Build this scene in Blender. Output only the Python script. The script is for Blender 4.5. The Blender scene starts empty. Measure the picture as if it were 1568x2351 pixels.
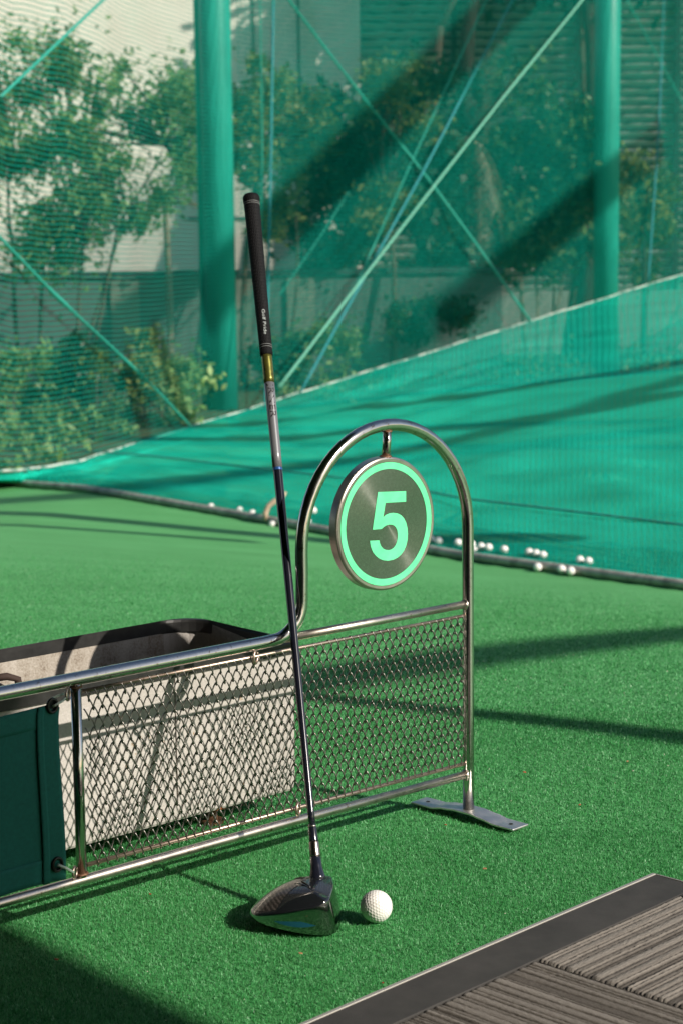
import bpy, bmesh, math, random
import numpy as np
from mathutils import Vector, Matrix

random.seed(5); rng = np.random.default_rng(5)
sc = bpy.context.scene
C = sc.collection
# ---------------------------------------------------------------- camera
FPX, PITCH, ROLL, CAMH = 4200.0, math.radians(8.0), -0.012, 0.877
F = Vector((0, math.cos(PITCH), -math.sin(PITCH)))
_R0 = Vector((1, 0, 0)); _U0 = Vector((0, math.sin(PITCH), math.cos(PITCH)))
R = _R0*math.cos(ROLL) + _U0*math.sin(ROLL); U = _U0*math.cos(ROLL) - _R0*math.sin(ROLL)
CAM = Vector((0, 0, CAMH))
cd = bpy.data.cameras.new('camera'); cam = bpy.data.objects.new('camera', cd); C.objects.link(cam)
cam.matrix_world = Matrix(((R.x, U.x, -F.x, CAM.x), (R.y, U.y, -F.y, CAM.y), (R.z, U.z, -F.z, CAM.z), (0, 0, 0, 1)))
cd.sensor_fit = 'HORIZONTAL'; cd.sensor_width = 24.0; cd.lens = FPX/1568*24
cd.clip_start = 0.05; cd.clip_end = 500
cd.dof.use_dof = True; cd.dof.focus_distance = 2.62; cd.dof.aperture_fstop = 9.0
sc.camera = cam
# ---------------------------------------------------------------- light
SUN_K = 1.664; SUN_PHI = math.radians(34.9)      # shadow length per height, shadow direction behind straight left
SH = Vector((-math.cos(SUN_PHI)*SUN_K, math.sin(SUN_PHI)*SUN_K, -1))   # travel of light per metre down
elev = math.atan(1/SUN_K)
w = bpy.data.worlds.new('World'); sc.world = w; w.use_nodes = True
nt = w.node_tree; sky = nt.nodes.new('ShaderNodeTexSky'); sky.sky_type = 'NISHITA'; sky.sun_disc = False
sky.sun_elevation = elev
tow = -SH; sky.sun_rotation = math.atan2(tow.x, tow.y)
bg = nt.nodes['Background']; bg.inputs['Strength'].default_value = 0.095
nt.links.new(sky.outputs[0], bg.inputs['Color'])
sd = bpy.data.lights.new('sun', 'SUN'); sun = bpy.data.objects.new('sun', sd); C.objects.link(sun)
sd.energy = 5.0; sd.angle = math.radians(0.53); sd.color = (1.0, 0.92, 0.81)
sun.rotation_euler = SH.to_track_quat('-Z', 'Y').to_euler()
sc.view_settings.view_transform = 'Standard'; sc.view_settings.look = 'None'
sc.view_settings.exposure = 0.2; sc.view_settings.gamma = 1.0
sc.render.engine = 'CYCLES'
sc.cycles.transparent_max_bounces = 16; sc.cycles.max_bounces = 8
sc.cycles.caustics_reflective = False; sc.cycles.caustics_refractive = False

# ---------------------------------------------------------------- back-projection of measured points
def ray(x, y): return F + R*((x-784)/FPX) + U*((1175.5-y)/FPX)
def gnd(x, y, z=0.0):
    d = ray(x, y); return CAM + d*((z-CAMH)/d.z)
def at(x, y, z): return CAM + ray(x, y)*z            # camera depth z metres
def prj(P):
    d = Vector(P)-CAM; z = d.dot(F); return 784+FPX*d.dot(R)/z, 1175.5-FPX*d.dot(U)/z, z
_v = ray(5500, 530)
D = Vector((_v.x, _v.y, 0)).normalized(); N = Vector((-D.y, D.x, 0)); FOOT = gnd(1075, 1862, .012); FOOT.z = 0
def fr(a, n, h): return FOOT + D*a + N*n + Vector((0, 0, h))   # frame coordinates: along, behind, up
def onpl(x, y, n=0.0):
    d = ray(x, y); P0 = FOOT + N*n; return CAM + d*((P0-CAM).dot(N)/d.dot(N))
def fa(P): q = P-FOOT; return q.dot(D), q.dot(N), q.z

# ---------------------------------------------------------------- object helpers
def mesh_obj(name, verts, faces, mat=None, parent=None, smooth=False):
    me = bpy.data.meshes.new(name); me.from_pydata([tuple(v) for v in verts], [], faces); me.update()
    if mat: me.materials.append(mat)
    if smooth: me.polygons.foreach_set('use_smooth', [True]*len(me.polygons))
    o = bpy.data.objects.new(name, me); C.objects.link(o)
    if parent: o.parent = parent
    return o
def fast_mesh(name, co, faces_flat, fsize, mat, parent=None, rnd=None, smooth=False):
    nf = len(faces_flat)//fsize; me = bpy.data.meshes.new(name)
    me.vertices.add(len(co)); me.vertices.foreach_set('co', np.ascontiguousarray(co, dtype=np.float32).ravel())
    me.loops.add(len(faces_flat)); me.loops.foreach_set('vertex_index', np.ascontiguousarray(faces_flat, dtype=np.int32))
    me.polygons.add(nf); me.polygons.foreach_set('loop_start', np.arange(nf, dtype=np.int32)*fsize)
    if smooth: me.polygons.foreach_set('use_smooth', np.ones(nf, dtype=bool))
    me.update(calc_edges=True)
    if rnd is not None:
        a = me.attributes.new('rnd', 'FLOAT', 'POINT'); a.data.foreach_set('value', np.ascontiguousarray(rnd, dtype=np.float32))
    me.materials.append(mat)
    o = bpy.data.objects.new(name, me); C.objects.link(o)
    if parent: o.parent = parent
    return o
def thing(name, label, cat, loc=(0, 0, 0), group=None):
    o = bpy.data.objects.new(name, None); C.objects.link(o); o.location = loc; o.empty_display_size = .1
    o['label'] = label; o['category'] = cat
    if group: o['group'] = group
    return o
def tag(o, label, cat, group=None, kind=None):
    if label: o['label'] = label
    if cat: o['category'] = cat
    if group: o['group'] = group
    if kind: o['kind'] = kind
    return o
def adopt(root, *objs):
    "parent world-space meshes to an empty without moving them"
    for o in objs:
        o.parent = root; o.matrix_parent_inverse = Matrix.Translation(-Vector(root.location))
def frames(pts):
    pts = [Vector(p) for p in pts]; n = len(pts); T = []
    for i in range(n):
        t = (pts[min(i+1, n-1)]-pts[max(i-1, 0)]).normalized(); T.append(t)
    ref = Vector((0, 0, 1)) if abs(T[0].z) < .9 else Vector((1, 0, 0))
    u = T[0].cross(ref).normalized(); out = []
    for i in range(n):
        u = (u - T[i]*u.dot(T[i])).normalized(); out.append((pts[i], u, T[i].cross(u), T[i]))
    return out
def tube_data(pts, r, seg=16, caps=True, off=0):
    fs = frames(pts); V = []; Fc = []
    rs = r if isinstance(r, (list, tuple)) else [r]*len(fs)
    for (p, u, v, t), rr in zip(fs, rs):
        for k in range(seg):
            a = 2*math.pi*k/seg; V.append(p+(u*math.cos(a)+v*math.sin(a))*rr)
    for i in range(len(fs)-1):
        for k in range(seg):
            a = off+i*seg+k; b = off+i*seg+(k+1) % seg; Fc.append((a, b, b+seg, a+seg))
    if caps:
        Fc.append(tuple(off+k for k in reversed(range(seg)))); Fc.append(tuple(off+(len(fs)-1)*seg+k for k in range(seg)))
    return V, Fc
def tube(name, pts, r, mat, parent=None, seg=16, smooth=True, caps=True):
    V, Fc = tube_data(pts, r, seg, caps); o = mesh_obj(name, V, Fc, mat, parent, smooth)
    if smooth and caps:
        n = len(o.data.polygons); o.data.polygons[n-1].use_smooth = False; o.data.polygons[n-2].use_smooth = False
    return o
def multi(name, datas, mat, parent=None, smooth=False):
    V = []; Fc = []
    for v, f in datas:
        o = len(V); V += list(v); Fc += [tuple(i+o for i in q) for q in f]
    return mesh_obj(name, V, Fc, mat, parent, smooth)
def boxd(c, ex, ey, ez):
    "box data from centre and three half-axis vectors"
    c = Vector(c); V = [c+ex*i+ey*j+ez*k for k in (-1, 1) for j in (-1, 1) for i in (-1, 1)]
    return V, [(0, 2, 3, 1), (4, 5, 7, 6), (0, 1, 5, 4), (2, 6, 7, 3), (0, 4, 6, 2), (1, 3, 7, 5)]
def bevel(o, w_, seg=2):
    m = o.modifiers.new('bevel', 'BEVEL'); m.width = w_; m.segments = seg; m.limit_method = 'ANGLE'
X3, Y3, Z3 = Vector((1, 0, 0)), Vector((0, 1, 0)), Vector((0, 0, 1))
def sm(t): t = max(0, min(1, t)); return t*t*(3-2*t)
def interp(x, xs, ys):
    return float(np.interp(x, xs, ys))

# ---------------------------------------------------------------- material helpers
def mat(name, col=(.5, .5, .5), rough=.5, metal=0.0, spec=None, coat=0.0):
    m = bpy.data.materials.new(name); m.use_nodes = True; b = m.node_tree.nodes['Principled BSDF']
    b.inputs['Base Color'].default_value = (*col, 1); b.inputs['Roughness'].default_value = rough
    b.inputs['Metallic'].default_value = metal
    if spec is not None: b.inputs['Specular IOR Level'].default_value = spec
    if coat: b.inputs['Coat Weight'].default_value = coat; b.inputs['Coat Roughness'].default_value = .08
    return m
def nd(m, t, **kw):
    n = m.node_tree.nodes.new(t)
    for k, v in kw.items(): setattr(n, k, v)
    return n
def lk(m, a, b): m.node_tree.links.new(a, b)
def bsdf(m): return m.node_tree.nodes['Principled BSDF']
def coords(m, kind='Object', scale=(1, 1, 1), rot=(0, 0, 0)):
    t = nd(m, 'ShaderNodeTexCoord'); mp = nd(m, 'ShaderNodeMapping'); mp.inputs['Scale'].default_value = scale
    mp.inputs['Rotation'].default_value = rot
    lk(m, t.outputs[kind], mp.inputs['Vector']); return mp.outputs['Vector']
def noise(m, vec, scale, detail=3, rough=.5):
    n = nd(m, 'ShaderNodeTexNoise'); n.inputs['Scale'].default_value = scale; n.inputs['Detail'].default_value = detail
    n.inputs['Roughness'].default_value = rough
    if vec is not None: lk(m, vec, n.inputs['Vector'])
    return n.outputs['Fac']
def ramp(m, fac, stops):
    r = nd(m, 'ShaderNodeValToRGB'); e = r.color_ramp.elements
    while len(e) < len(stops): e.new(.5)
    for i, (p, c) in enumerate(stops):
        e[i].position = p; e[i].color = (*c, 1) if len(c) == 3 else c
    lk(m, fac, r.inputs['Fac']); return r.outputs['Color']
def bump(m, fac, strength, dist):
    b = nd(m, 'ShaderNodeBump'); b.inputs['Strength'].default_value = strength; b.inputs['Distance'].default_value = dist
    lk(m, fac, b.inputs['Height']); lk(m, b.outputs['Normal'], bsdf(m).inputs['Normal']); return b
def math_(m, op, a, b=None, clamp=False):
    n = nd(m, 'ShaderNodeMath', operation=op); n.use_clamp = clamp
    for i, v in enumerate((a, b)):
        if v is None: continue
        if isinstance(v, (int, float)): n.inputs[i].default_value = v
        else: lk(m, v, n.inputs[i])
    return n.outputs[0]

# stainless steel tube
def steel(name, col, rough, spots=True, spots_col=(.22, .15, .10)):
    m = mat(name, col, rough, 1.0)
    v = coords(m)
    n1 = noise(m, v, 140, 4, .7)
    c = ramp(m, n1, [(.30, spots_col), (.40, tuple(x*.9 for x in col)), (.7, col)]) if spots else ramp(m, n1, [(.2, tuple(x*.85 for x in col)), (.8, col)])
    lk(m, c, bsdf(m).inputs['Base Color'])
    n2 = noise(m, v, 30, 5, .6)
    r = nd(m, 'ShaderNodeMapRange'); r.inputs['To Min'].default_value = rough*.6; r.inputs['To Max'].default_value = rough*1.7
    lk(m, n2, r.inputs['Value']); lk(m, r.outputs[0], bsdf(m).inputs['Roughness'])
    bump(m, noise(m, v, 450, 2, .6), .05, .0004)
    return m
M_STEEL = steel('polished_steel', (.55, .53, .50), .13)
M_RAIL = steel('worn_steel', (.58, .53, .47), .30)
M_WIRE = steel('wire_steel', (.24, .23, .21), .32)
M_ROD = steel('rod_steel', (.55, .43, .36), .36)
M_PLATE = steel('foot_steel', (.72, .71, .70), .42, False)
M_RUST = mat('weld_brown', (.16, .08, .045), .6, .5)

# brushed disc
M_DISC = mat('brushed_disc', (.50, .475, .45), .19, 1.0)
b = bsdf(M_DISC); b.inputs['Anisotropic'].default_value = .92; b.inputs['Anisotropic Rotation'].default_value = .25
tg = nd(M_DISC, 'ShaderNodeTangent', direction_type='RADIAL', axis='Z'); lk(M_DISC, tg.outputs[0], b.inputs['Tangent'])
v = coords(M_DISC); sep = nd(M_DISC, 'ShaderNodeSeparateXYZ'); lk(M_DISC, v, sep.inputs[0])
rad = math_(M_DISC, 'SQRT', math_(M_DISC, 'ADD', math_(M_DISC, 'MULTIPLY', sep.outputs[0], sep.outputs[0]), math_(M_DISC, 'MULTIPLY', sep.outputs[1], sep.outputs[1])))
cmb = nd(M_DISC, 'ShaderNodeCombineXYZ'); lk(M_DISC, rad, cmb.inputs[0])
rn = noise(M_DISC, cmb.outputs[0], 2500, 2, .6)
sc_n = noise(M_DISC, coords(M_DISC, scale=(1, 1, 1)), 260, 4, .75)
mixv = math_(M_DISC, 'ADD', math_(M_DISC, 'MULTIPLY', rn, .62), math_(M_DISC, 'MULTIPLY', sc_n, .38))
lk(M_DISC, ramp(M_DISC, mixv, [(.30, (.22, .215, .205)), (.5, (.31, .305, .295)), (.62, (.42, .41, .40)), (.70, (.95, .92, .88))]), b.inputs['Base Color'])
M_DISCRIM = steel('disc_rim_steel', (.52, .47, .43), .30, False)
M_MINT = mat('mint_vinyl', (.11, .72, .37), .5)
v = coords(M_MINT); lk(M_MINT, ramp(M_MINT, noise(M_MINT, v, 60, 4), [(.3, (.11, .76, .33)), (.7, (.15, .84, .40))]), bsdf(M_MINT).inputs['Base Color'])

# turf blades and turf sheet
def turf_mats():
    m = mat('turf_blades', (.02, .16, .05), .42); bsdf(m).inputs['Specular IOR Level'].default_value = .45
    at_ = nd(m, 'ShaderNodeAttribute', attribute_name='rnd')
    big = noise(m, coords(m), 4.0, 5, .7)
    fac = math_(m, 'ADD', math_(m, 'MULTIPLY', at_.outputs['Fac'], .74), math_(m, 'MULTIPLY', big, .30))
    col = ramp(m, fac, [(.0, (.010, .10, .028)), (.40, (.046, .285, .078)), (.74, (.092, .41, .13)), (.87, (.22, .54, .27)), (1, (.56, .76, .50))])
    lk(m, col, bsdf(m).inputs['Base Color'])
    bs = bsdf(m); out = m.node_tree.nodes['Material Output']
    tr = nd(m, 'ShaderNodeBsdfTranslucent'); lk(m, col, tr.inputs['Color']); mx = nd(m, 'ShaderNodeMixShader'); mx.inputs[0].default_value = .25
    lk(m, bs.outputs[0], mx.inputs[1]); lk(m, tr.outputs[0], mx.inputs[2]); lk(m, mx.outputs[0], out.inputs[0])
    s = mat('turf_sheet', (.03, .2, .07), .7)
    v = coords(s)
    n1 = noise(s, v, 240, 5, .8); n2 = noise(s, v, 2.2, 4, .6); n3 = noise(s, coords(s, scale=(.5, 4, 1), rot=(0, 0, -.5)), 1.6, 3)
    f = math_(s, 'ADD', math_(s, 'MULTIPLY', n1, .62), math_(s, 'ADD', math_(s, 'MULTIPLY', n2, .2), math_(s, 'MULTIPLY', n3, .18)))
    lk(s, ramp(s, f, [(.30, (.04, .19, .05)), (.47, (.078, .315, .092)), (.6, (.112, .395, .135)), (.72, (.20, .51, .25))]), bsdf(s).inputs['Base Color'])
    bump(s, n1, .35, .004)
    return m, s
M_BLADE, M_TURF = turf_mats()

def netmat(name, col, pitch, lu, lv, dens_noise=0.0, base=0.0, transl=.45, anis=1.0, wobu=1.2, wobv=1.6):
    m = bpy.data.materials.new(name); m.use_nodes = True; ntm = m.node_tree; ntm.nodes.remove(bsdf(m))
    out = ntm.nodes['Material Output']
    uv = nd(m, 'ShaderNodeTexCoord'); s = nd(m, 'ShaderNodeSeparateXYZ'); lk(m, uv.outputs['UV'], s.inputs[0])
    wob = noise(m, uv.outputs['UV'], .35, 1)
    def line(o, pt, wd, amp):
        x = math_(m, 'ADD', math_(m, 'DIVIDE', o, pt), math_(m, 'MULTIPLY', wob, amp))
        fr_ = math_(m, 'FRACT', x); return math_(m, 'LESS_THAN', fr_, wd)
    g = math_(m, 'MAXIMUM', line(s.outputs[0], pitch*anis, lu, wobu), line(s.outputs[1], pitch, lv, wobv))
    big = noise(m, uv.outputs['UV'], .7, 3)
    g = math_(m, 'ADD', g, math_(m, 'ADD', base, math_(m, 'MULTIPLY', math_(m, 'SUBTRACT', big, .5), dens_noise)), clamp=True)
    d = nd(m, 'ShaderNodeBsdfDiffuse'); t = nd(m, 'ShaderNodeBsdfTranslucent'); tr = nd(m, 'ShaderNodeBsdfTransparent')
    cn = ramp(m, noise(m, uv.outputs['UV'], 2.0, 4), [(.3, tuple(c*.8 for c in col)), (.7, tuple(min(1, c*1.15) for c in col))])
    lk(m, cn, d.inputs['Color']); lk(m, cn, t.inputs['Color'])
    mx = nd(m, 'ShaderNodeMixShader'); mx.inputs[0].default_value = transl
    lk(m, d.outputs[0], mx.inputs[1]); lk(m, t.outputs[0], mx.inputs[2])
    m2 = nd(m, 'ShaderNodeMixShader'); lk(m, g, m2.inputs[0]); lk(m, tr.outputs[0], m2.inputs[1]); lk(m, mx.outputs[0], m2.inputs[2])
    lk(m, m2.outputs[0], out.inputs[0]); return m
TEAL = (.012, .47, .34)
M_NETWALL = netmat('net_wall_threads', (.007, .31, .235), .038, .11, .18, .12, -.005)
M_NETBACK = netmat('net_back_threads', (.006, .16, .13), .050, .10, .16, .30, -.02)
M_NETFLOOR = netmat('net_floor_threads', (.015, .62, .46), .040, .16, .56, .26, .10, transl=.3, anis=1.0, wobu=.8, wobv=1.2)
M_NETLOW = netmat('net_skirt_threads', (.01, .30, .23), .022, .16, .18, .1, .0)
M_ROPE = mat('teal_rope', (.02, .30, .23), .7)
M_ROPE_L = mat('pale_teal_rope', (.13, .40, .29), .7)
M_ROPE_B = mat('blue_rope', (.012, .22, .24), .7)
for m in (M_ROPE, M_ROPE_L, M_ROPE_B): bump(m, noise(m, coords(m), 60, 2), .5, .01)
M_POLE = mat('pole_paint', (.02, .34, .27), .42)
lk(M_POLE, ramp(M_POLE, noise(M_POLE, coords(M_POLE, scale=(1, 1, .25)), 4, 5), [(.3, (.014, .28, .22)), (.7, (.03, .40, .31))]), bsdf(M_POLE).inputs['Base Color'])

# ---------------------------------------------------------------- ground
PX = [-900, -300, 0, 200, 428, 675, 1059, 1568, 1900, 2600]          # foot of the side net: the weight pipe, in measured points
PY = [1020, 1080, 1106, 1121, 1160, 1203, 1275, 1342, 1388, 1490]
def pipe_pt(x):
    s = interp(x, [-900, -300, 0, 530, 1150, 1568, 2600], [235, 285, 318, 375, 458, 508, 620])
    return at(x, interp(x, PX, PY), FPX/s)
_pp = [pipe_pt(x) for x in np.linspace(-300, 1900, 40)]
_px = [p.x for p in _pp]; _py = [p.y for p in _pp]; _pz = [p.z for p in _pp]
def zg(x, y):
    "height of the range ground: flat by the tee, then falling to the weight pipe"
    yp = interp(x, _px, _py); zp = interp(x, _px, _pz)-.030
    t = max(0, min(1, (y-3.2)/(yp-3.2))); return zp*(.35*sm(t)+.65*(t if t > .08 else t*t/.16+.04*(t/.08))) if y < yp else zp + (-.68-zp)*sm((y-yp)/3)
def build_ground():
    xs = np.concatenate([np.linspace(-60, -4, 12), np.linspace(-3.6, 3.6, 61), np.linspace(4, 60, 12)])
    ys = np.concatenate([np.linspace(-30, 0, 8), np.linspace(.4, 14, 90), np.linspace(15, 120, 20)])
    V = []; Fc = []
    for y in ys:
        for x in xs: V.append((x, y, zg(x, y)))
    nx = len(xs)
    for j in range(len(ys)-1):
        for i in range(nx-1):
            a = j*nx+i; Fc.append((a, a+1, a+1+nx, a+nx))
    o = mesh_obj('ground', V, Fc, M_TURF, None, True); o['kind'] = 'structure'
build_ground()

def in_view(P, m=60):
    x, y, z = prj(P); return -m < x < 1568+m and -m < y < 2351+m
def grass_area(x0, x1, y0, y1, dens, h, wd, keep):
    n = int((x1-x0)*(y1-y0)*dens); px = rng.uniform(x0, x1, n); py = rng.uniform(y0, y1, n)
    k = keep(px, py); px, py = px[k], py[k]; n = len(px)
    pz = np.array([zg(0, 0)]*n) if y1 < 3.4 else np.array([zg(a, b) for a, b in zip(px, py)])
    th = rng.uniform(0, 2*math.pi, n); lean = rng.normal(0, .55, n); la = rng.uniform(0, 2*math.pi, n)
    hh = h*rng.uniform(.6, 1.25, n); ww = wd*rng.uniform(.7, 1.3, n)
    base = np.stack([px, py, pz-.0005], 1); wv = np.stack([np.cos(th), np.sin(th), np.zeros(n)], 1)*ww[:, None]/2
    ld = np.stack([np.cos(la), np.sin(la), np.zeros(n)], 1)
    mid = base+ld*(np.sin(lean)*hh*.4)[:, None]; mid[:, 2] += hh*.55*np.cos(lean*.6)
    l2 = lean+rng.normal(0, .9, n); la2 = la+rng.normal(0, .7, n); ld2 = np.stack([np.cos(la2), np.sin(la2), np.zeros(n)], 1)
    tip = mid+ld2*(np.sin(l2)*hh*.55)[:, None]; tip[:, 2] += hh*.45*np.abs(np.cos(l2))
    co = np.stack([base-wv, base+wv, mid+wv*.9, mid-wv*.9, tip+wv*.35, tip-wv*.35], 1).reshape(-1, 3)
    idx = np.arange(n)[:, None]*6; fq = np.concatenate([idx+np.array([[0, 1, 2, 3]]), idx+np.array([[3, 2, 4, 5]])], 1).reshape(-1)
    r = np.repeat(rng.uniform(0, 1, n), 6)
    return co, fq, r
def build_grass():
    P0 = gnd(700, 2351); P1 = gnd(1500, 2008); e = (P1-P0).normalized(); nn = Vector((e.y, -e.x, 0)); P2 = gnd(1568, 2025, .02)
    def keep(px, py):
        # not under the tee platform
        q = (px-P0.x)*nn.x+(py-P0.y)*nn.y; t = (px-P0.x)*e.x+(py-P0.y)*e.y
        plat = (q > -.002) & (t < (P1-P0).length+.0)
        lim = .22*py+.22
        return (~plat) & (np.abs(px) < lim)
    fade = lambda y0, y1, p: (lambda a, b: keep(a, b) & (rng.uniform(0, 1, len(a)) < np.clip((y1-b)/(y1-y0), 0, 1)**p))
    parts = [grass_area(-.75, .75, 1.80, 2.70, 300000, .0049, .00072, keep),
             grass_area(-1.0, 1.0, 2.70, 3.50, 150000, .0048, .0010, keep),
             grass_area(-1.5, 1.5, 3.50, 8.50, 56000, .0044, .0016, fade(3.4, 8.2, 1.25))]
    co = []; fq = []; r = []; off = 0
    for c, f, rr in parts:
        co.append(c); fq.append(f+off); r.append(rr); off += len(c)
    o = fast_mesh('turf_grass', np.concatenate(co), np.concatenate(fq), 4, M_BLADE, rnd=np.concatenate(r))
    o['kind'] = 'stuff'; o['label'] = 'short bright green artificial grass pile around the tee'; o['category'] = 'artificial turf'
build_grass()

# ---------------------------------------------------------------- stall divider frame with number disc
def build_frame():
    root = thing('stall_divider', 'low stainless tube divider with wire mesh, looped arch and round number 5 disc', 'divider frame', fr(0, 0, 0))
    r = .0090; RA = .168; top = .631; zc = top-RA; parts = []
    # main tube: from far left along the top rail, up round the arch, down the right post
    pts = [fr(-1.55, 0, .343), fr(-1.2, 0, .343), fr(-.8, 0, .343), fr(-.46, 0, .343)]
    pts.append(fr(-.41, 0, .343))
    for k in range(1, 9):                                    # bend up
        t = math.radians(90*k/8); pts.append(fr(-.393+.056*math.sin(t), 0, .343+.050*(1-math.cos(t))))
    for h in (.43, zc): pts.append(fr(-RA*2, 0, h))
    for k in range(1, 29):
        t = math.pi*k/28; pts.append(fr(-RA-RA*math.cos(t), 0, zc+RA*math.sin(t)))
    for h in (.40, .3, .2, .1, .0135): pts.append(fr(0, 0, h))
    parts.append(tube('main_tube', pts, r, M_STEEL, seg=28))
    parts.append(tube('middle_rail', [fr(-.385, 0, .343), fr(-.2, 0, .3425), fr(-.006, 0, .342)], .0060, M_RAIL, seg=20))
    parts.append(tube('bottom_rail', [fr(-1.55, 0, .075), fr(-.8, 0, .075), fr(-.4, 0, .0745), fr(-.006, 0, .0715)], .0064, M_RAIL, seg=20))
    parts.append(tube('upright_post', [fr(-.7205, 0, .080), fr(-.7205, 0, .2), fr(-.7205, 0, .336)], .0070, M_STEEL, seg=20))
    # foot: bent flat bar lying across the frame with two screw holes
    o0, o1 = gnd(975, 1835, .004), gnd(1180, 1890, .004); L = (o1-o0).length/2+.012; ax = (o1-o0).normalized(); sd_ = Vector((-ax.y, ax.x, 0)); mid = fr(0, 0, 0)
    prof = [(-1, .0072), (-.62, .0072), (-.36, .0115), (-.12, .0138), (.14, .0138), (.40, .0108), (.64, .0072), (1, .0072)]
    V = []; Fc = []; hw = .019
    bm = bmesh.new(); rows = []
    tt = []
    for (s0, h0), (s1, h1) in zip(prof[:-1], prof[1:]):
        for q in range(6): tt.append((s0+(s1-s0)*q/6, h0+(h1-h0)*sm(q/6)))
    tt.append(prof[-1])
    for s, h in tt:
        base = mid+ax*(s*L)
        rows.append([bm.verts.new(base+sd_*(hw*j/3)+Z3*h) for j in (-3, -2, -1, 0, 1, 2, 3)])
    hole = [min(range(len(tt)), key=lambda i: abs(tt[i][0]-s)) for s in (-.78, .80)]
    for i in range(len(rows)-1):
        for j in range(6):
            if False: continue
            bm.faces.new((rows[i][j], rows[i+1][j], rows[i+1][j+1], rows[i][j+1]))
    me = bpy.data.meshes.new('foot_plate'); bm.normal_update(); bm.to_mesh(me); bm.free(); me.materials.append(M_PLATE)
    fp = bpy.data.objects.new('foot_plate', me); C.objects.link(fp)
    so = fp.modifiers.new('thick', 'SOLIDIFY'); so.thickness = .003; so.offset = 0
    me.polygons.foreach_set('use_smooth', [True]*len(me.polygons)); bevel(fp, .0006)
    parts.append(fp)
    for i in hole:
        c = mid+ax*(tt[i][0]*L)+Z3*(tt[i][1]+.0022)
        h_, hf = [], []
        for k in range(16): h_.append(c+(ax*math.cos(k*math.pi/8)+sd_*math.sin(k*math.pi/8))*.0033)
        hh = mesh_obj('screw_hole', h_, [tuple(range(16))], mat('hole_dark', (.01, .012, .01), .9)); adopt(root, hh)
        hh.parent = fp; hh.matrix_parent_inverse = Matrix.Identity(4); hh.matrix_parent_inverse = Matrix.Identity(4)
    # welds
    wd = []
    for c, rr in ((fr(-.0085, -.001, .342), .0078), (fr(-.0085, -.001, .0715), .0082), (fr(-.7205, 0, .0835), .0088), (fr(-.7205, 0, .333), .0085), (fr(-.168, 0, .6215), .0072), (fr(-.172, 0, .5845), .0090)):
        ring = []
        wd.append((c, rr))
    def blob(c, rr, vert):
        bm = bmesh.new(); bmesh.ops.create_icosphere(bm, subdivisions=3, radius=1)
        V = []
        for v in bm.verts:
            q = v.co.copy(); k = 1+.12*math.sin(q.x*9+q.y*7)+.08*math.sin(q.z*13)
            sa, sz = (rr, rr*.34) if vert else (rr*.34, rr)
            V.append(c+D*(q.x*sa*k)+N*(q.y*rr*k*.98)+Z3*(q.z*sz*k))
        Fc = [tuple(v.index for v in f.verts) for f in bm.faces]; bm.free()
        return mesh_obj('weld', V, Fc, M_RAIL if not vert else M_RUST, smooth=True)
    for i, (c, rr) in enumerate(wd): parts.append(blob(c, rr, i >= 2))
    # eyelet rings holding the mesh rods
    def eyelet(c, ro, ri):
        pts = [c+D*(ro*math.cos(t)*.75)+Z3*(ro*math.sin(t))+N*(.004*math.cos(t)-.004) for t in np.linspace(math.radians(80), math.radians(400), 22)]
        return tube('eyelet', pts, ri, M_ROD, seg=10)
    q = onpl(583, 1508); parts.append(eyelet(q, .0088, .0021))
    q = onpl(681, 1857); parts.append(eyelet(q, .0088, .0021))
    q = onpl(152, 1594); parts.append(eyelet(q, .0072, .0018))
    q = onpl(168, 2002); parts.append(eyelet(q, .0072, .0018))
    # mesh rods
    mesh_root = None
    A0, A1 = -.7125, -.0095; HT, HB = .3255, .0925
    rodt = tube('mesh_rod', [fr(A0, 0, HT), fr(-.35, 0, HT), fr(A1, 0, HT-.001)], .0026, M_ROD, seg=10)
    rodb = tube('mesh_rod', [fr(A0, 0, HB+.001), fr(-.35, 0, HB), fr(A1, 0, HB-.003)], .0029, M_ROD, seg=10)
    # woven wire: rows of long flattened coils, each hooked through the one above
    P = .01445; nrow = 18; pitch = (HT-HB)/nrow; over = .0030; datas = []
    ncol = int((A1-A0)/P)
    for k in range(nrow):
        zt = HT-k*pitch+over*.6; zb = HT-(k+1)*pitch-over*.7; zm = (zt+zb)/2; am = (zt-zb)/2
        if k == nrow-1: zb = HB-.004; zm = (zt+zb)/2; am = (zt-zb)/2
        sh = 0 if k % 2 == 0 else P/2; pts = []
        n = int(((A1-A0-.002-sh)/P)*14)
        for i in range(n+1):
            ph = 2*math.pi*i/14; a = A0+.004+sh+P*i/14
            cz = math.cos(ph); cz = math.copysign(abs(cz)**.9, cz)
            # long legs lean, tight bends top and bottom, one leg in front and one behind
            jit = .0006*math.sin(a*61+k*2.1)+.0004*math.sin(a*173+k)
            pts.append(fr(a-.0009*math.sin(ph*2)+jit, -.0030*math.sin(ph), zm+am*cz+jit*.8+.0009*math.sin(a*19+k)))
        datas.append(tube_data(pts, .00102, 6))
    wm = multi('wire_mesh', datas, M_WIRE, smooth=True)
    parts += [wm, rodt, rodb]
    # hanger and disc
    parts.append(tube('disc_hanger', [fr(-.168, 0, .622), fr(-.169, 0, .605), fr(-.1715, 0, .583)], .0064, M_STEEL, seg=18))
    Pc = onpl(888.3, 1203, -.009); a_, n_, h_ = fa(Pc)
    Rd = .0985; th = .018
    dm = Matrix.Translation(fr(a_, 0, h_)) @ Matrix(((D.x, 0, -N.x, 0), (D.y, 0, -N.y, 0), (0, 1, 0, 0), (0, 0, 0, 1)))   # local x along, y up, z toward the viewer
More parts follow.
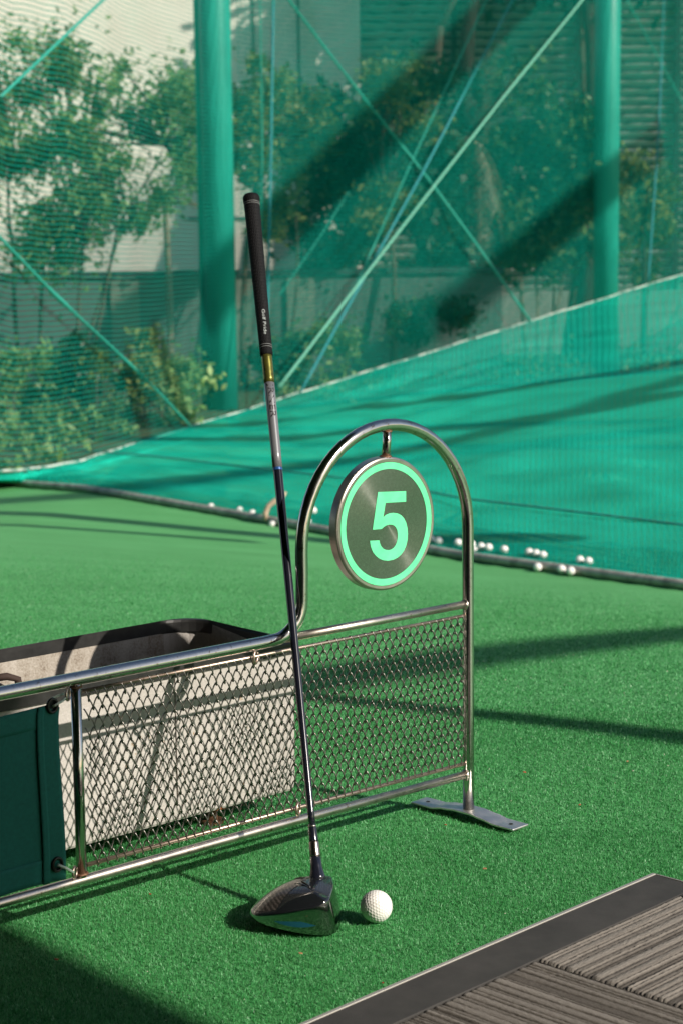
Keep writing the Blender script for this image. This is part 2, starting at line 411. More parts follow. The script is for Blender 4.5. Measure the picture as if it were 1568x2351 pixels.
    def disc_part(name, rings, mt, sm_=False, seg=128, closed_hole=False):
        V = []; Fc = []
        for rr, zz in rings:
            for k in range(seg):
                t = 2*math.pi*k/seg; V.append((rr*math.cos(t), rr*math.sin(t), zz))
        for i in range(len(rings)-1):
            for k in range(seg):
                a = i*seg+k; b_ = i*seg+(k+1) % seg; Fc.append((a, b_, b_+seg, a+seg))
        return mesh_obj(name, V, Fc, mt, None, sm_)
    rim = disc_part('number_disc', [(.0005, -th/2), (Rd-.0015, -th/2), (Rd, -th/2+.0015), (Rd, th/2-.003), (Rd-.0008, th/2-.0012), (Rd-.003, th/2), (Rd*.93, th/2-.0002)], M_DISCRIM)
    rim.matrix_world = dm
    face = disc_part('disc_face', [(Rd*.93, th/2-.0002), (Rd*.85, th/2-.0002), (.03, th/2-.0002), (.0002, th/2-.0002)], M_DISC)
    ring = disc_part('ring_stripe', [(Rd*.9226, th/2+.0002), (Rd*.8226, th/2+.0002)], M_MINT)
    pz = [(680, 768), (1008, 757), (1008, 882), (768, 896), (753, 985), (740, 1065), (775, 1034), (815, 1018), (860, 1013), (910, 1020), (950, 1040), (985, 1078), (1010, 1130), (1024, 1190), (1030, 1260), (1025, 1335), (1008, 1405), (982, 1462), (950, 1505), (910, 1540), (860, 1565), (800, 1577), (745, 1572), (700, 1555), (655, 1520), (620, 1475), (598, 1420), (588, 1375), (585, 1342), (695, 1337), (700, 1370), (715, 1405), (740, 1435), (770, 1449), (805, 1452), (835, 1444), (862, 1425), (885, 1396), (902, 1355), (911, 1310), (913, 1265), (906, 1220), (890, 1183), (868, 1162), (840, 1152), (812, 1151), (785, 1157), (755, 1173), (722, 1203), (617, 1212)]
    V = []
    for x, y in pz:
        Pq = onpl(734.7+x*.1952, 979.6+y*.1952, -th/2); V.append(dm.inverted() @ Pq)
    V = [(q.x, q.y, th/2+.0002) for q in V]
    bm = bmesh.new(); vs = [bm.verts.new(q) for q in V]; fc = bm.faces.new(vs); bmesh.ops.triangulate(bm, faces=[fc])
    me = bpy.data.meshes.new('numeral'); bm.normal_update(); bm.to_mesh(me); bm.free(); me.materials.append(M_MINT)
    num = bpy.data.objects.new('numeral', me); C.objects.link(num)
    for o in (face, ring, num): o.parent = rim
    num['label'] = 'mint green figure 5'; ring['label'] = 'mint green ring stripe near the disc edge'
    root.location = fr(0, 0, 0)
    adopt(root, *parts)
    rim.parent = root; rim.matrix_parent_inverse = Matrix.Translation(-Vector(root.location))
    return root
build_frame()

# ---------------------------------------------------------------- green banner tied to the frame
def build_banner():
    root = thing('fabric_banner', 'dark green cloth banner zip-tied beside the upright post of the divider', 'banner', fr(-1.1, 0, .08))
    m = mat('banner_cloth', (.004, .125, .10), .85)
    v = coords(m, rot=(0, 0, 0)); wv = nd(m, 'ShaderNodeTexWave', wave_type='BANDS', bands_direction='DIAGONAL'); wv.inputs['Scale'].default_value = 420; lk(m, v, wv.inputs['Vector'])
    f = math_(m, 'ADD', math_(m, 'MULTIPLY', wv.outputs['Fac'], .4), math_(m, 'MULTIPLY', noise(m, v, 220, 3), .6))
    lk(m, ramp(m, f, [(.3, (.003, .095, .078)), (.7, (.006, .15, .12))]), bsdf(m).inputs['Base Color']); bump(m, f, .3, .0006)
    # right edge in measured points
    ex = [(1618, 133), (1640, 129), (1700, 128), (1760, 130), (1820, 134), (1880, 139), (1940, 144), (1998, 147)]
    ys = [e[0] for e in ex]; xe = [e[1] for e in ex]
    def edge(t):
        y = 1616+t*(1999-1616); return fa(onpl(interp(y, ys, xe), y))
    def surf(u, t, off=0.0):
        "u metres left of the right edge, t 0 top to 1 bottom"
        a, n, h = edge(t)
        zt, zb = .318, .083
        if u < .012: zt -= .006*(1-u/.012)**2
        h = zt+(zb-zt)*t - .006*math.sin(min(u, .5)*6)*(1-t)+.002*math.sin(u*30)*t
        bulge = .004*math.sin(t*math.pi)+.0025*math.sin(u*23+t*3)
        return fr(a-u, -.002-bulge+off, h)
    def sheet(u0, u1, t0, t1, off, nu, nt_, thick, name):
        V = [surf(u0+(u1-u0)*i/nu, t0+(t1-t0)*j/nt_, off) for j in range(nt_+1) for i in range(nu+1)]
        Fc = [(j*(nu+1)+i, j*(nu+1)+i+1, (j+1)*(nu+1)+i+1, (j+1)*(nu+1)+i) for j in range(nt_) for i in range(nu)]
        o = mesh_obj(name, V, Fc, m, None, True); s = o.modifiers.new('t', 'SOLIDIFY'); s.thickness = thick; s.offset = 0; return o
    body = sheet(0, .62, 0, 1, 0, 60, 30, .0008, 'cloth_panel')
    hems = [sheet(.0, .031, .004, .996, -.0012, 6, 30, .0012, 'side_hem'), sheet(.024, .034, .0, 1.0, -.0028, 3, 30, .0022, 'seam_fold'),
            sheet(.034, .62, .0, .115, -.0012, 40, 5, .0010, 'top_hem'), sheet(.034, .62, .86, 1.0, -.0012, 40, 5, .0010, 'bottom_hem')]
    adopt(root, body, *hems)
    mg = mat('grommet_metal', (.03, .032, .03), .35, .8); mz = mat('zip_tie_nylon', (.52, .60, .52), .45)
    for px, py in ((120.5, 1621), (132, 1986)):
        c = onpl(px, py, -.007)
        pts = [c+D*(.0078*math.cos(t)*.9)+Z3*(.0085*math.sin(t)) for t in np.linspace(0, 2*math.pi, 25)]
        g = tube('grommet', pts, .0022, mg, seg=10, caps=False)
        h = mesh_obj('grommet_hole', [c+N*.002+D*(.0066*math.cos(t))+Z3*(.0072*math.sin(t)) for t in np.linspace(0, 2*math.pi, 21)[:-1]], [tuple(range(20))], mat('hole_dark2', (.02, .03, .028), .9))
        adopt(root, g); h.parent = g; h.matrix_parent_inverse = Matrix.Identity(4)
    a1, a2 = onpl(122, 1622, -.011), onpl(154, 1594, -.006)
    mid = (a1+a2)/2
    z1 = tube('zip_tie', [a1, a1*.7+a2*.3-Z3*.001+D*.003, mid-Z3*.001+D*.005, a2*.75+a1*.25+D*.004, a2], .0017, mz, seg=8)
    z2 = tube('zip_tie', [a1+N*.008, mid+N*.01-D*.004+Z3*.002, a2+N*.006-D*.001], .0015, mz, seg=8)
    b1, b2 = onpl(133, 1987, -.012), onpl(169, 2004, -.008)
    z3 = tube('zip_tie', [b1, b1*.5+b2*.5+Z3*.001, b2], .0019, mz, seg=8)
    z4 = tube('zip_tie', [b1+Z3*.001+N*.01, b1*.4+b2*.6+N*.009, b2+N*.004], .0015, mz, seg=8)
    adopt(root, z1, z2, z3, z4)
build_banner()

# ---------------------------------------------------------------- ball bin behind the frame
def build_bin():
    NF, NB = .21, .475
    aR, _, hb = fa(onpl(680, 1814, NF)); _, _, ht0 = fa(onpl(672, 1470, NF))
    _h = gnd(492, 1406, .27)
    print('bin', aR, hb, ht0, fa(onpl(492, 1406, NB)), fa(onpl(0, 1500, NB)))
    ht = fa(onpl(492, 1406, NB))[2]; hb = max(hb, .016)
    root = thing('ball_bin', 'long pale textured trough with a black rubber rim behind the mesh', 'ball trough', fr(-.8, .34, 0))
    m = mat('bin_shell', (.50, .47, .42), .55)
    v = coords(m); n1 = noise(m, v, 260, 3, .6); n2 = noise(m, v, 5, 5, .6)
    vor = noise(m, v, 70, 4, .7)
    f = math_(m, 'ADD', math_(m, 'MULTIPLY', n1, .45), math_(m, 'MULTIPLY', n2, .55))
    c1 = ramp(m, f, [(.3, (.36, .335, .31)), (.5, (.47, .44, .41)), (.7, (.56, .53, .50))])
    spk = ramp(m, vor, [(.66, (0, 0, 0)), (.74, (1, 1, 1))])
    mxr = nd(m, 'ShaderNodeMix', data_type='RGBA'); mxr.inputs[7].default_value = (.30, .19, .09, 1); lk(m, spk, mxr.inputs[0]); lk(m, c1, mxr.inputs[6])
    lk(m, mxr.outputs[2], bsdf(m).inputs['Base Color'])
    bump(m, noise(m, v, 330, 2, .5), .55, .0012)
    mi = mat('bin_inner', (.36, .32, .27), .45)
    v = coords(mi); f = math_(mi, 'ADD', math_(mi, 'MULTIPLY', noise(mi, v, 260, 3), .3), math_(mi, 'MULTIPLY', noise(mi, coords(mi, scale=(1, 1, .6)), 14, 6, .7), .7))
    lk(mi, ramp(mi, f, [(.35, (.14, .10, .07)), (.47, (.34, .30, .25)), (.6, (.46, .42, .37))]), bsdf(mi).inputs['Base Color']); bump(mi, noise(mi, v, 300, 2), .6, .0014)
    mr = mat('bin_rubber', (.022, .022, .023), .38)
    lk(mr, ramp(mr, noise(mr, coords(mr), 40, 5, .7), [(.3, (.014, .014, .014)), (.7, (.035, .035, .034))]), bsdf(mr).inputs['Base Color'])
    # plan outline of the shell, rounded corners, right end slightly tapering
    def outline(inset, rc=.035, k=8):
        a0, a1, n0, n1 = -1.6+inset, aR-inset, NF+inset, NB-inset; P = []
        rc = max(rc-inset, .006)
        for (ca, cn, s, r_) in ((a1-.004, n0+.004, -90, .004+0*rc), (a1-rc*1.6+inset, n1-rc*1.6+inset, 0, rc*1.6), (a0+rc, n1-rc, 90, rc), (a0+.004, n0+.004, 180, .004)):
            for i in range(k+1):
                t = math.radians(s+90*i/k); P.append((ca+r_*math.cos(t), cn+r_*math.sin(t)))
        return P
    def loft(levels, mt, name):
        V = []; Fc = []; n = None
        for P, h in levels:
            n = len(P)
            for a, b_ in P: V.append(fr(a, b_, h))
        for i in range(len(levels)-1):
            for k in range(n):
                a = i*n+k; b_ = i*n+(k+1) % n; Fc.append((a, b_, b_+n, a+n))
        return V, Fc, n
    V, Fc, n = loft([(outline(.004), hb), (outline(.0015), hb+.004), (outline(0), hb+.02), (outline(-.001), ht-.02), (outline(-.001), ht-.004)], m, 'shell')
    Fc.append(tuple(reversed(range(n))))
    shell = mesh_obj('outer_shell', V, Fc, m); 
    V, Fc, n = loft([(outline(.005), ht-.003), (outline(.012), ht-.05), (outline(.018), .08), (outline(.05), .05)], mi, 'inner')
    Fc = [tuple(reversed(q)) for q in Fc]; Fc.append(tuple(3*n+k for k in range(n)))
    inner = mesh_obj('inner_tray', V, Fc, mi, None, True)
    V, Fc, n = loft([(outline(-.001), ht-.022), (outline(-.006), ht-.020), (outline(-.0065), ht-.004), (outline(-.004), ht), (outline(.004), ht+.001), (outline(.008), ht-.003), (outline(.0085), ht-.020), (outline(.005), ht-.022)], mr, 'rim')
    rim = mesh_obj('rubber_rim', V, Fc, mr)
    # vertical joint line of two shell panels and rust patch near the bottom
    ms = mat('seam_dark', (.12, .10, .08), .8)
    a, _, _ = fa(onpl(404, 1700, NF)); seam = multi('panel_seam', [boxd(fr(a, NF-.0012, (hb+ht)/2), D*.0006, N*.0006, Z3*((ht-hb)/2-.024))], ms)
    q = onpl(507, 1868, NF-.002); mrust = mat('rust_patch', (.22, .07, .02), .9); lk(mrust, ramp(mrust, noise(mrust, coords(mrust), 120, 4, .8), [(.35, (.08, .035, .02)), (.6, (.34, .11, .03))]), bsdf(mrust).inputs['Base Color'])
    rp = mesh_obj('rust_patch', [fr(fa(q)[0]+.011*math.cos(t)*(1+.3*math.sin(3*t)), NF-.0022, max(hb+.001, fa(q)[2]+.009*math.sin(t)*(1+.25*math.cos(4*t)))) for t in np.linspace(0, 2*math.pi, 25)[:-1]], [tuple(range(24))], mrust)
    feet = []
    for aa, nn_ in ((aR-.13, NF+.05), (aR-.13, NB-.05), (-1.2, NF+.05), (-1.2, NB-.05)):
        feet.append(multi('foot', [tube_data([fr(aa, nn_, 0), fr(aa, nn_, hb+.004)], .009, 14), tube_data([fr(aa, nn_, 0.001), fr(aa, nn_, .006)], .019, 18)], M_RUST))
    hq = onpl(8, 1560, NB-.02); aa, nn_, hh = fa(hq)
    hook = tube('inner_bracket', [fr(aa-.03, NB-.018, hh+.004), fr(aa, NB-.03, hh+.006), fr(aa+.016, NB-.035, hh), fr(aa+.02, NB-.036, hh-.03)], .006, mat('rusty_bracket', (.04, .022, .016), .8), seg=8)
    adopt(root, shell, inner, rim, seam, rp, hook, *feet)
    return ht
build_bin()

# ---------------------------------------------------------------- golf club
def build_club():
    Q = gnd(728, 2008, .060); d = ray(577, 452); L = 1.035
    w_ = CAM-Q; A = d.dot(d); B_ = 2*d.dot(w_); c_ = w_.dot(w_)-L*L; T = CAM+d*((-B_+math.sqrt(B_*B_-4*A*c_))/2/A)
    u = (T-Q).normalized()
    def on(px_y):           # shaft parameter of an image height
        lo, hi = -.1, 1.2
        for _ in range(40):
            m_ = (lo+hi)/2
            if prj(Q+u*m_)[1] > px_y: lo = m_
            else: hi = m_
        return lo
    def P(t): return Q+u*t
    root = thing('golf_club', 'black driver golf club leaning against the looped arch of the divider', 'golf club', Q-Z3*.055)
    mg = mat('grip_rubber', (.004, .004, .005), .7, spec=.22); 
    sv = coords(mg, scale=(1, 1, 1))
    vo = nd(mg, 'ShaderNodeTexVoronoi', feature='F1'); vo.inputs['Scale'].default_value = 1.0; vo.inputs['Randomness'].default_value = .25
    uvg = nd(mg, 'ShaderNodeTexCoord'); mpg = nd(mg, 'ShaderNodeMapping'); mpg.inputs['Scale'].default_value = (26, 62, 1); lk(mg, uvg.outputs['UV'], mpg.inputs[0]); lk(mg, mpg.outputs[0], vo.inputs['Vector'])
    bump(mg, ramp(mg, vo.outputs['Distance'], [(.2, (0, 0, 0)), (.4, (1, 1, 1))]), .8, .0008)
    ms = mat('shaft_black', (.012, .013, .022), .16, 0.2, coat=.8); bsdf(ms).inputs['Coat Roughness'].default_value = .06
    msil = mat('shaft_silver', (.17, .175, .19), .35, .2, coat=.4)
    mgold = mat('shaft_gold', (.30, .27, .055), .32, .7)
    lk(mgold, ramp(mgold, noise(mgold, coords(mgold), 120, 4, .7), [(.34, (.03, .03, .02)), (.44, (.13, .125, .03)), (.7, (.22, .205, .045))]), bsdf(mgold).inputs['Base Color'])
    mblue = mat('blue_band', (.03, .10, .30), .3, .3)
    mwh = mat('grip_line', (.20, .21, .21), .6); mlet = mat('grip_letters', (.40, .44, .44), .6); mlet2 = mat('shaft_letters', (.008, .006, .008), .5)
    tG0, tG1 = on(812), on(455)
    def seg(name, t0, t1, r0, r1, mt, n=8, sg=32, par=None, prof=None):
        if prof: pts = [P(t) for t, _ in prof]; rs = [r_ for _, r_ in prof]
        else: pts = [P(t0+(t1-t0)*i/n) for i in range(n+1)]; rs = [r0+(r1-r0)*i/n for i in range(n+1)]
        V, Fc = tube_data(pts, rs, sg); o = mesh_obj(name, V, Fc, mt, None, True)
        uvl = o.data.uv_layers.new(name='uv')
        nr = len(pts)
        for poly in o.data.polygons:
            for li in poly.loop_indices:
                vi = o.data.loops[li].vertex_index; uvl.data[li].uv = ((vi % sg)/sg, (vi//sg)/max(1, nr-1))
        return o
    LG = tG1-tG0
    gprof = [(tG0-.004, .0066), (tG0-.003, .0092), (tG0+.001, .0097)]+[(tG0+LG*q, .0094+(.0122-.0094)*q**1.15) for q in np.linspace(.02, .965, 24)]+[(tG1-.004, .0128), (tG1+.001, .0129), (tG1+.004, .0118), (tG1+.0055, .0085)]
    grip = seg('grip', 0, 0, 0, 0, mg, prof=gprof)
    def rg(t): return interp(t, [p[0] for p in gprof], [p[1] for p in gprof])
    bands = []
    for t in (on(797)-.0018, on(797)+.0018, on(470)-.0015, on(470)+.0018):
        bands.append(seg('grip_band', t-.00035, t+.00035, rg(t)+.00025, rg(t)+.00025, mwh, 1))
    tS1 = tG0; tA = on(880); tB = on(1075); tH = on(1893); 
    def rs_(t): return .0046+(.0077-.0046)*max(0, (t-tH))/(tS1-tH)
    shaft = seg('shaft', tH-.005, tS1, rs_(tH), rs_(tS1), ms, 30)
    def slv(name, t0, t1, mt, ex=.00018): return seg(name, t0, t1, rs_(t0)+ex, rs_(t1)+ex, mt, 6)
    gold = slv('gold_section', tA, tS1, mgold, .0003); silv = slv('silver_section', tB, tA, msil); blu = slv('blue_band', tB-.004, tB, mblue, .0002)
    ferr = seg('ferrule', 0, 0, 0, 0, ms, prof=[(on(1935), .0062), (on(1930), .0064), (on(1900), .0056), (on(1893), .0049)])
    hos = seg('hosel', 0, 0, 0, 0, mat('hosel_metal', (.42, .36, .33), .22, 1.0), prof=[(on(1968), .0074), (on(1966), .0076), (on(1936), .0070), (on(1934), .0068)])
    fb = seg('ferrule_ring', on(1900), on(1897), .0059, .0057, M_RAIL, 1)
    neck = seg('hosel_neck', 0, 0, 0, 0, ms, prof=[(-.010, .0125), (-.003, .0110), (.004, .0092), (on(1990), .0080), (on(1968), .0074)])
    # lettering wrapped round the grip and the shaft
    view = (CAM-P(tG0)).normalized()
    def letters(txt, name, t_top, length, height, rfun, mt, side, shear=0.0):
        cu = bpy.data.curves.new(name, 'FONT'); cu.body = txt; cu.size = 1; cu.resolution_u = 3; cu.shear = shear
        to = bpy.data.objects.new(name, cu); C.objects.link(to); bpy.context.view_layer.update()
        me = bpy.data.meshes.new_from_object(to.evaluated_get(bpy.context.evaluated_depsgraph_get())); bpy.data.objects.remove(to)
        xs = [v.co.x for v in me.vertices]; ys = [v.co.y for v in me.vertices]; x0, x1, y0, y1 = min(xs), max(xs), min(ys), max(ys)
        e1 = (view-u*view.dot(u)).normalized(); e2 = u.cross(e1)     # e2 points to image left/right
        if (prj(P(.5)+e2)[0] < prj(P(.5))[0]): e2 = -e2
        for v in me.vertices:
            s = (v.co.x-x0)/(x1-x0)*length; g = ((v.co.y-y0)/(y1-y0)-.5)*height
            t = t_top-s; rr = rfun(t)+.0003; ang = (g+side)/rr
            v.co = P(t)+(e1*math.cos(ang)+e2*math.sin(ang))*rr
        me.materials.append(mt); me.update()
        o = bpy.data.objects.new(name, me); C.objects.link(o); return o
    tl0, tl1 = on(716), on(773)
    let = letters('Golf Pride', 'grip_lettering', tl0, tl0-tl1, .0050, rg, mlet, .0020)
    ts0, ts1 = on(883), on(962)
    let2 = letters('JRNER', 'shaft_lettering', ts0, ts0-ts1, .0115, lambda t: rs_(t)+.0003, mlet2, .0006)
    # ---- head: local x toward the face (image right), y toward the heel (away), z up
    HX, HY = .0, .0
    hc = Vector((-.0645, 2.318, 0))
    rot = math.radians(-2); ex = Vector((math.cos(rot), math.sin(rot), 0)); ey = Vector((-math.sin(rot), math.cos(rot), 0))
    def HP(x, y, z): return hc+ex*x+ey*y+Z3*z
    # plan outline, counter-clockwise from the face toe corner
    out = [(.056, -.034), (.059, -.010), (.059, .014), (.055, .036), (.046, .048), (.030, .054), (.010, .054), (-.014, .047), (-.036, .033), (-.051, .016), (-.059, -.003), (-.0595, -.020), (-.050, -.037), (-.026, -.049), (-.002, -.054), (.022, -.055), (.042, -.051), (.052, -.044)]
    n0 = len(out); K = 72
    # resample with a closed Catmull-Rom
    O = []
    for i in range(K):
        f_ = i/K*n0; j = int(f_); t = f_-j; p = [Vector((*out[(j+q-1) % n0], 0)) for q in range(4)]
        O.append(.5*((2*p[1])+(p[2]-p[0])*t+(2*p[0]-5*p[1]+4*p[2]-p[3])*t*t+(-p[0]+3*p[1]-3*p[2]+p[3])*t**3))
    def edge_h(q):  # height of the crown edge above the ground around the outline
        s = (q.x+.060)/.119; return .026+.028*max(0.0, s)**.9
    def sole_h(q):
        s = (q.x+.060)/.119; return .015-.012*sm(s)
    def setb(q, h): return .012*max(0, min(1, (q.x-.030)/.028))*max(0, (h-.004)/.05)
    cx0, cy0 = .008, -.002; V = []; Fc = []
    def ringpts(k, z0, fn): return [HP(*(fn(q))) for q in O]
    levels = []
    # sole centre -> sole edge -> skirt -> crown edge -> crown centre
    levels.append([HP(cx0+(q.x-cx0)*.05, cy0+(q.y-cy0)*.05, .002) for q in O])
    for s in (.45, .75): levels.append([HP(cx0+(q.x-cx0)*s, cy0+(q.y-cy0)*s, .002+(sole_h(q)-.002)*s**2.2) for q in O])
    levels.append([HP(cx0+(q.x-cx0)*.90, cy0+(q.y-cy0)*.90, sole_h(q)*.80+.001) for q in O])
    levels.append([HP(cx0+(q.x-cx0)*.965, cy0+(q.y-cy0)*.965, sole_h(q)+.002) for q in O])
    for f_, b_ in ((.2, .995), (.4, 1.010), (.6, 1.015), (.8, 1.012), (.93, 1.004)): levels.append([HP(cx0+(q.x-cx0)*b_-setb(q, sole_h(q)+.002+(edge_h(q)-sole_h(q)-.002)*f_), cy0+(q.y-cy0)*b_, sole_h(q)+.002+(edge_h(q)-sole_h(q)-.002)*f_) for q in O])
    nb = len(levels)
    TOPH = .0605
    def crown(q, s):
        e = edge_h(q); x = cx0+(q.x-cx0)*s; y = cy0+(q.y-cy0)*s
        ridge = TOPH-.013*max(0, (.030-x)/.090)**1.4
        return HP(x-setb(q, e), y, e+(ridge-e)*(1-s**2.9))
    for s in (.995, .98, .96, .92, .85, .75, .62, .48, .32, .16, .03): levels.append([crown(q, s) for q in O])
    for lv in levels: V += lv
    for i in range(len(levels)-1):
        for k in range(K):
            a = i*K+k; b_ = i*K+(k+1) % K; Fc.append((a, b_, b_+K, a+K))
    Fc.append(tuple(reversed(range(K)))); Fc.append(tuple((len(levels)-1)*K+k for k in range(K)))
    mh = mat('head_chrome', (.28, .30, .29), .10, 1.0); mk = mat('crown_gloss_black', (.010, .011, .013), .12, 0.0, coat=1.0)
    mc = mat('crown_carbon', (.022, .019, .018), .30, .3, coat=.7)
    uvn = coords(mc)
    vv = nd(mc, 'ShaderNodeTexWave', wave_type='RINGS', rings_direction='Z'); vv.inputs['Scale'].default_value = 70; vv.inputs['Distortion'].default_value = 1.2
    mpc = nd(mc, 'ShaderNodeMapping'); tcc = nd(mc, 'ShaderNodeTexCoord'); lk(mc, tcc.outputs['UV'], mpc.inputs[0]); lk(mc, mpc.outputs[0], vv.inputs['Vector'])
    ch = nd(mc, 'ShaderNodeTexVoronoi'); ch.inputs['Scale'].default_value = 420; lk(mc, uvn, ch.inputs['Vector'])
    f = math_(mc, 'ADD', math_(mc, 'MULTIPLY', vv.outputs['Fac'], .5), math_(mc, 'MULTIPLY', ch.outputs['Distance'], .6))
    lk(mc, ramp(mc, f, [(.2, (.008, .007, .007)), (.55, (.035, .028, .025)), (.85, (.12, .10, .09))]), bsdf(mc).inputs['Base Color']); bump(mc, f, .25, .0005)
    head = mesh_obj('head', V, Fc, mh, None, True); head.data.materials.append(mk)
    head.data.polygons.foreach_set('material_index', [0 if (i//K) < nb-1 and i < (len(levels)-1)*K else 1 for i in range(len(head.data.polygons))])
    # carbon crown insert (behind a curved ridge), its own shallow sheet following the crown
    Vc = []; Fi = []; S = [0.955-.08*i for i in range(11)]
    back = [q for q in O]
    def insq(q, s):
        x = cx0+(q.x-cx0)*s; return x
    nb2 = 0; idx = {}
    for i, s in enumerate(S):
        for k, q in enumerate(O):
            p_ = crown(q, max(s, .03)); Vc.append(p_+Z3*.0005)
    for i in range(len(S)-1):
        for k in range(K):
            q = O[k]; s = (S[i]+S[i+1])/2; x = cx0+(q.x-cx0)*s; y = cy0+(q.y-cy0)*s
            lim = .024-.9*abs(y-.014) if y < .014 else .024-.35*(y-.014)
            if x < lim: a = i*K+k; b_ = i*K+(k+1) % K; Fi.append((a, b_, b_+K, a+K))
    ins = mesh_obj('crown_insert', Vc, Fi, mc, None, True)
    uvl = ins.data.uv_layers.new(name='uv')
    for poly in ins.data.polygons:
        for li in poly.loop_indices:
            c = ins.data.vertices[ins.data.loops[li].vertex_index].co; uvl.data[li].uv = ((c-hc).dot(ex)-.03, (c-hc).dot(ey)*.9)
    # raised pale boomerang-like ridge on the crown
    def cz(x, y):
        best = None
        th_ = math.atan2(y-cy0, x-cx0); lo = 0; 
        # find s on the ray through this outline angle
        qb = min(O, key=lambda q: abs(math.atan2(math.sin(math.atan2(q.y-cy0, q.x-cx0)-th_), math.cos(math.atan2(q.y-cy0, q.x-cx0)-th_))))
        s = math.hypot(x-cx0, y-cy0)/max(1e-6, math.hypot(qb.x-cx0, qb.y-cy0)); return crown(qb, max(.03, min(.99, s)))
    ridge = []
    for t in np.linspace(0, 1, 16):
        x = -.006+.034*t; y = .026-.004*t-.042*t*t; p_ = cz(x, y); ridge.append(p_+Z3*.0008)
    rdg = tube('crown_ridge', ridge, [.0004+.0011*math.sin(math.pi*min(1, .08+.92*t)) for t in np.linspace(0, 1, 16)], mat('ridge_gloss', (.11, .105, .10), .2, .6), seg=8)
    # blue sole panel on the toe skirt
    bp = []; bf = []; ks = [k for k in range(K) if -.030 < O[k].x < .030 and O[k].y < -.03]
    ks.sort(key=lambda k: O[k].x)
    for i, k in enumerate(ks):
        q = O[k]; t = i/(len(ks)-1); w1 = .0045*math.sin(math.pi*min(1, .1+t*.9))
        c0 = sole_h(q)+.012
        for sgn in (-1, 1): bp.append(HP(cx0+(q.x-cx0)*1.012, cy0+(q.y-cy0)*1.012, c0+sgn*w1+.003*t))
    for i in range(len(ks)-1): bf.append((2*i, 2*i+2, 2*i+3, 2*i+1))
    blue = mesh_obj('sole_badge', bp, bf, mat('sole_blue', (.015, .10, .17), .25, .5, coat=.4), None, True)
    # pale worn line along the crown's toe-side edge
    adopt(root, grip, shaft, ferr, hos, neck, head)
    def sub(par, *os):
        for o in os: o.parent = par; o.matrix_parent_inverse = Matrix.Identity(4)
    sub(grip, let, *bands); sub(shaft, gold, silv, blu, let2, fb); sub(head, ins, rdg, blue)
    let['label'] = 'grip lettering reading Golf Pride'
    print('club contact', fa(P(on(1400))), 'hc', hc, 'Q', Q)
build_club()

# ---------------------------------------------------------------- golf balls
def ball_mesh(sub, dimples, depth):
    bm = bmesh.new(); bmesh.ops.create_icosphere(bm, subdivisions=sub, radius=1)
    v = np.array([q.co[:] for q in bm.verts]); Fc = [tuple(q.index for q in f.verts) for f in bm.faces]; bm.free()
    bm = bmesh.new(); bmesh.ops.create_icosphere(bm, subdivisions=1, radius=1); fq = 6; c = []
    for f_ in bm.faces:
        A, B, E = [np.array(q.co[:]) for q in f_.verts]
        for a_ in range(fq+1):
            for b_ in range(fq+1-a_):
                p_ = A*a_+B*b_+E*(fq-a_-b_); c.append(tuple(np.round(p_/np.linalg.norm(p_), 4)))
    bm.free(); c = np.array(sorted(set(c))); dimples = len(c)
    d = np.arccos(np.clip((v@c.T).max(1), -1, 1)); rd = math.sqrt(4/dimples)*.93
    k = np.clip(1-(d/rd)**2, 0, 1); v = v*(1-depth*k**.7)[:, None]
    return v*.02135, Fc
M_BALL = mat('ball_white', (.70, .66, .60), .38); 
lk(M_BALL, ramp(M_BALL, noise(M_BALL, coords(M_BALL), 45, 5, .7), [(.3, (.56, .51, .45)), (.45, (.78, .75, .71)), (.7, (.84, .82, .79))]), bsdf(M_BALL).inputs['Base Color'])
v, Fc = ball_mesh(6, 300, .030)
gb = mesh_obj('golf_ball', v, Fc, M_BALL, None, True); q = gnd(864, 2106, .010); gb.location = (q.x, q.y, .0243); 
_bx, _by, _ = prj(gb.location); print('ball', _bx, _by)
gb.rotation_euler = (.6, .3, .2)
tag(gb, 'white dimpled golf ball lying on the turf beside the driver head', 'golf ball')
v, Fc = ball_mesh(4, 300, .02)
far_me = None
FAR = [(485, 1163, 'range ball standing alone farthest left on the pipe, left of the club shaft'),
       (551, 1171, 'left ball of the close pair just left of the curled twig'), (580, 1178, 'right ball of the close pair just left of the curled twig'),
       (626, 1204, 'ball low on the turf just below the curled twig, left of the club shaft'),
       (720, 1172, 'ball seen just inside the left leg of the arch'),
       (708, 1199, 'ball low against the pipe, half hidden by the left leg of the arch'),
       (988, 1238, 'ball half hidden by the right edge of the number disc'), (1006, 1242, 'ball just right of the number disc'),
       (1051, 1246, 'ball just left of the right leg of the arch'), (1082, 1250, 'ball half hidden by the right leg of the arch'),
       (1104, 1255, 'middle of the three clustered balls right of the arch'), (1121, 1257, 'right ball of the cluster of three right of the arch'),
       (1090, 1264, 'lowest ball of the cluster right of the arch'),
       (1157, 1262, 'single ball right of the cluster by the arch'), (1214, 1268, 'left ball of the row of three balls on the net'),
       (1230, 1271, 'middle ball of the row of three balls on the net'), (1246, 1275, 'right ball of the row of three balls on the net'),
       (1234, 1302, 'ball down under the pipe edge below the row of three balls'), (1289, 1307, 'ball under the pipe edge right of centre, left of a pair'),
       (1310, 1311, 'ball under the pipe edge, right of its close pair'), (1331, 1286, 'left ball of the far right pair on the net'), (1351, 1289, 'right ball of the far right pair, farthest right of all')]
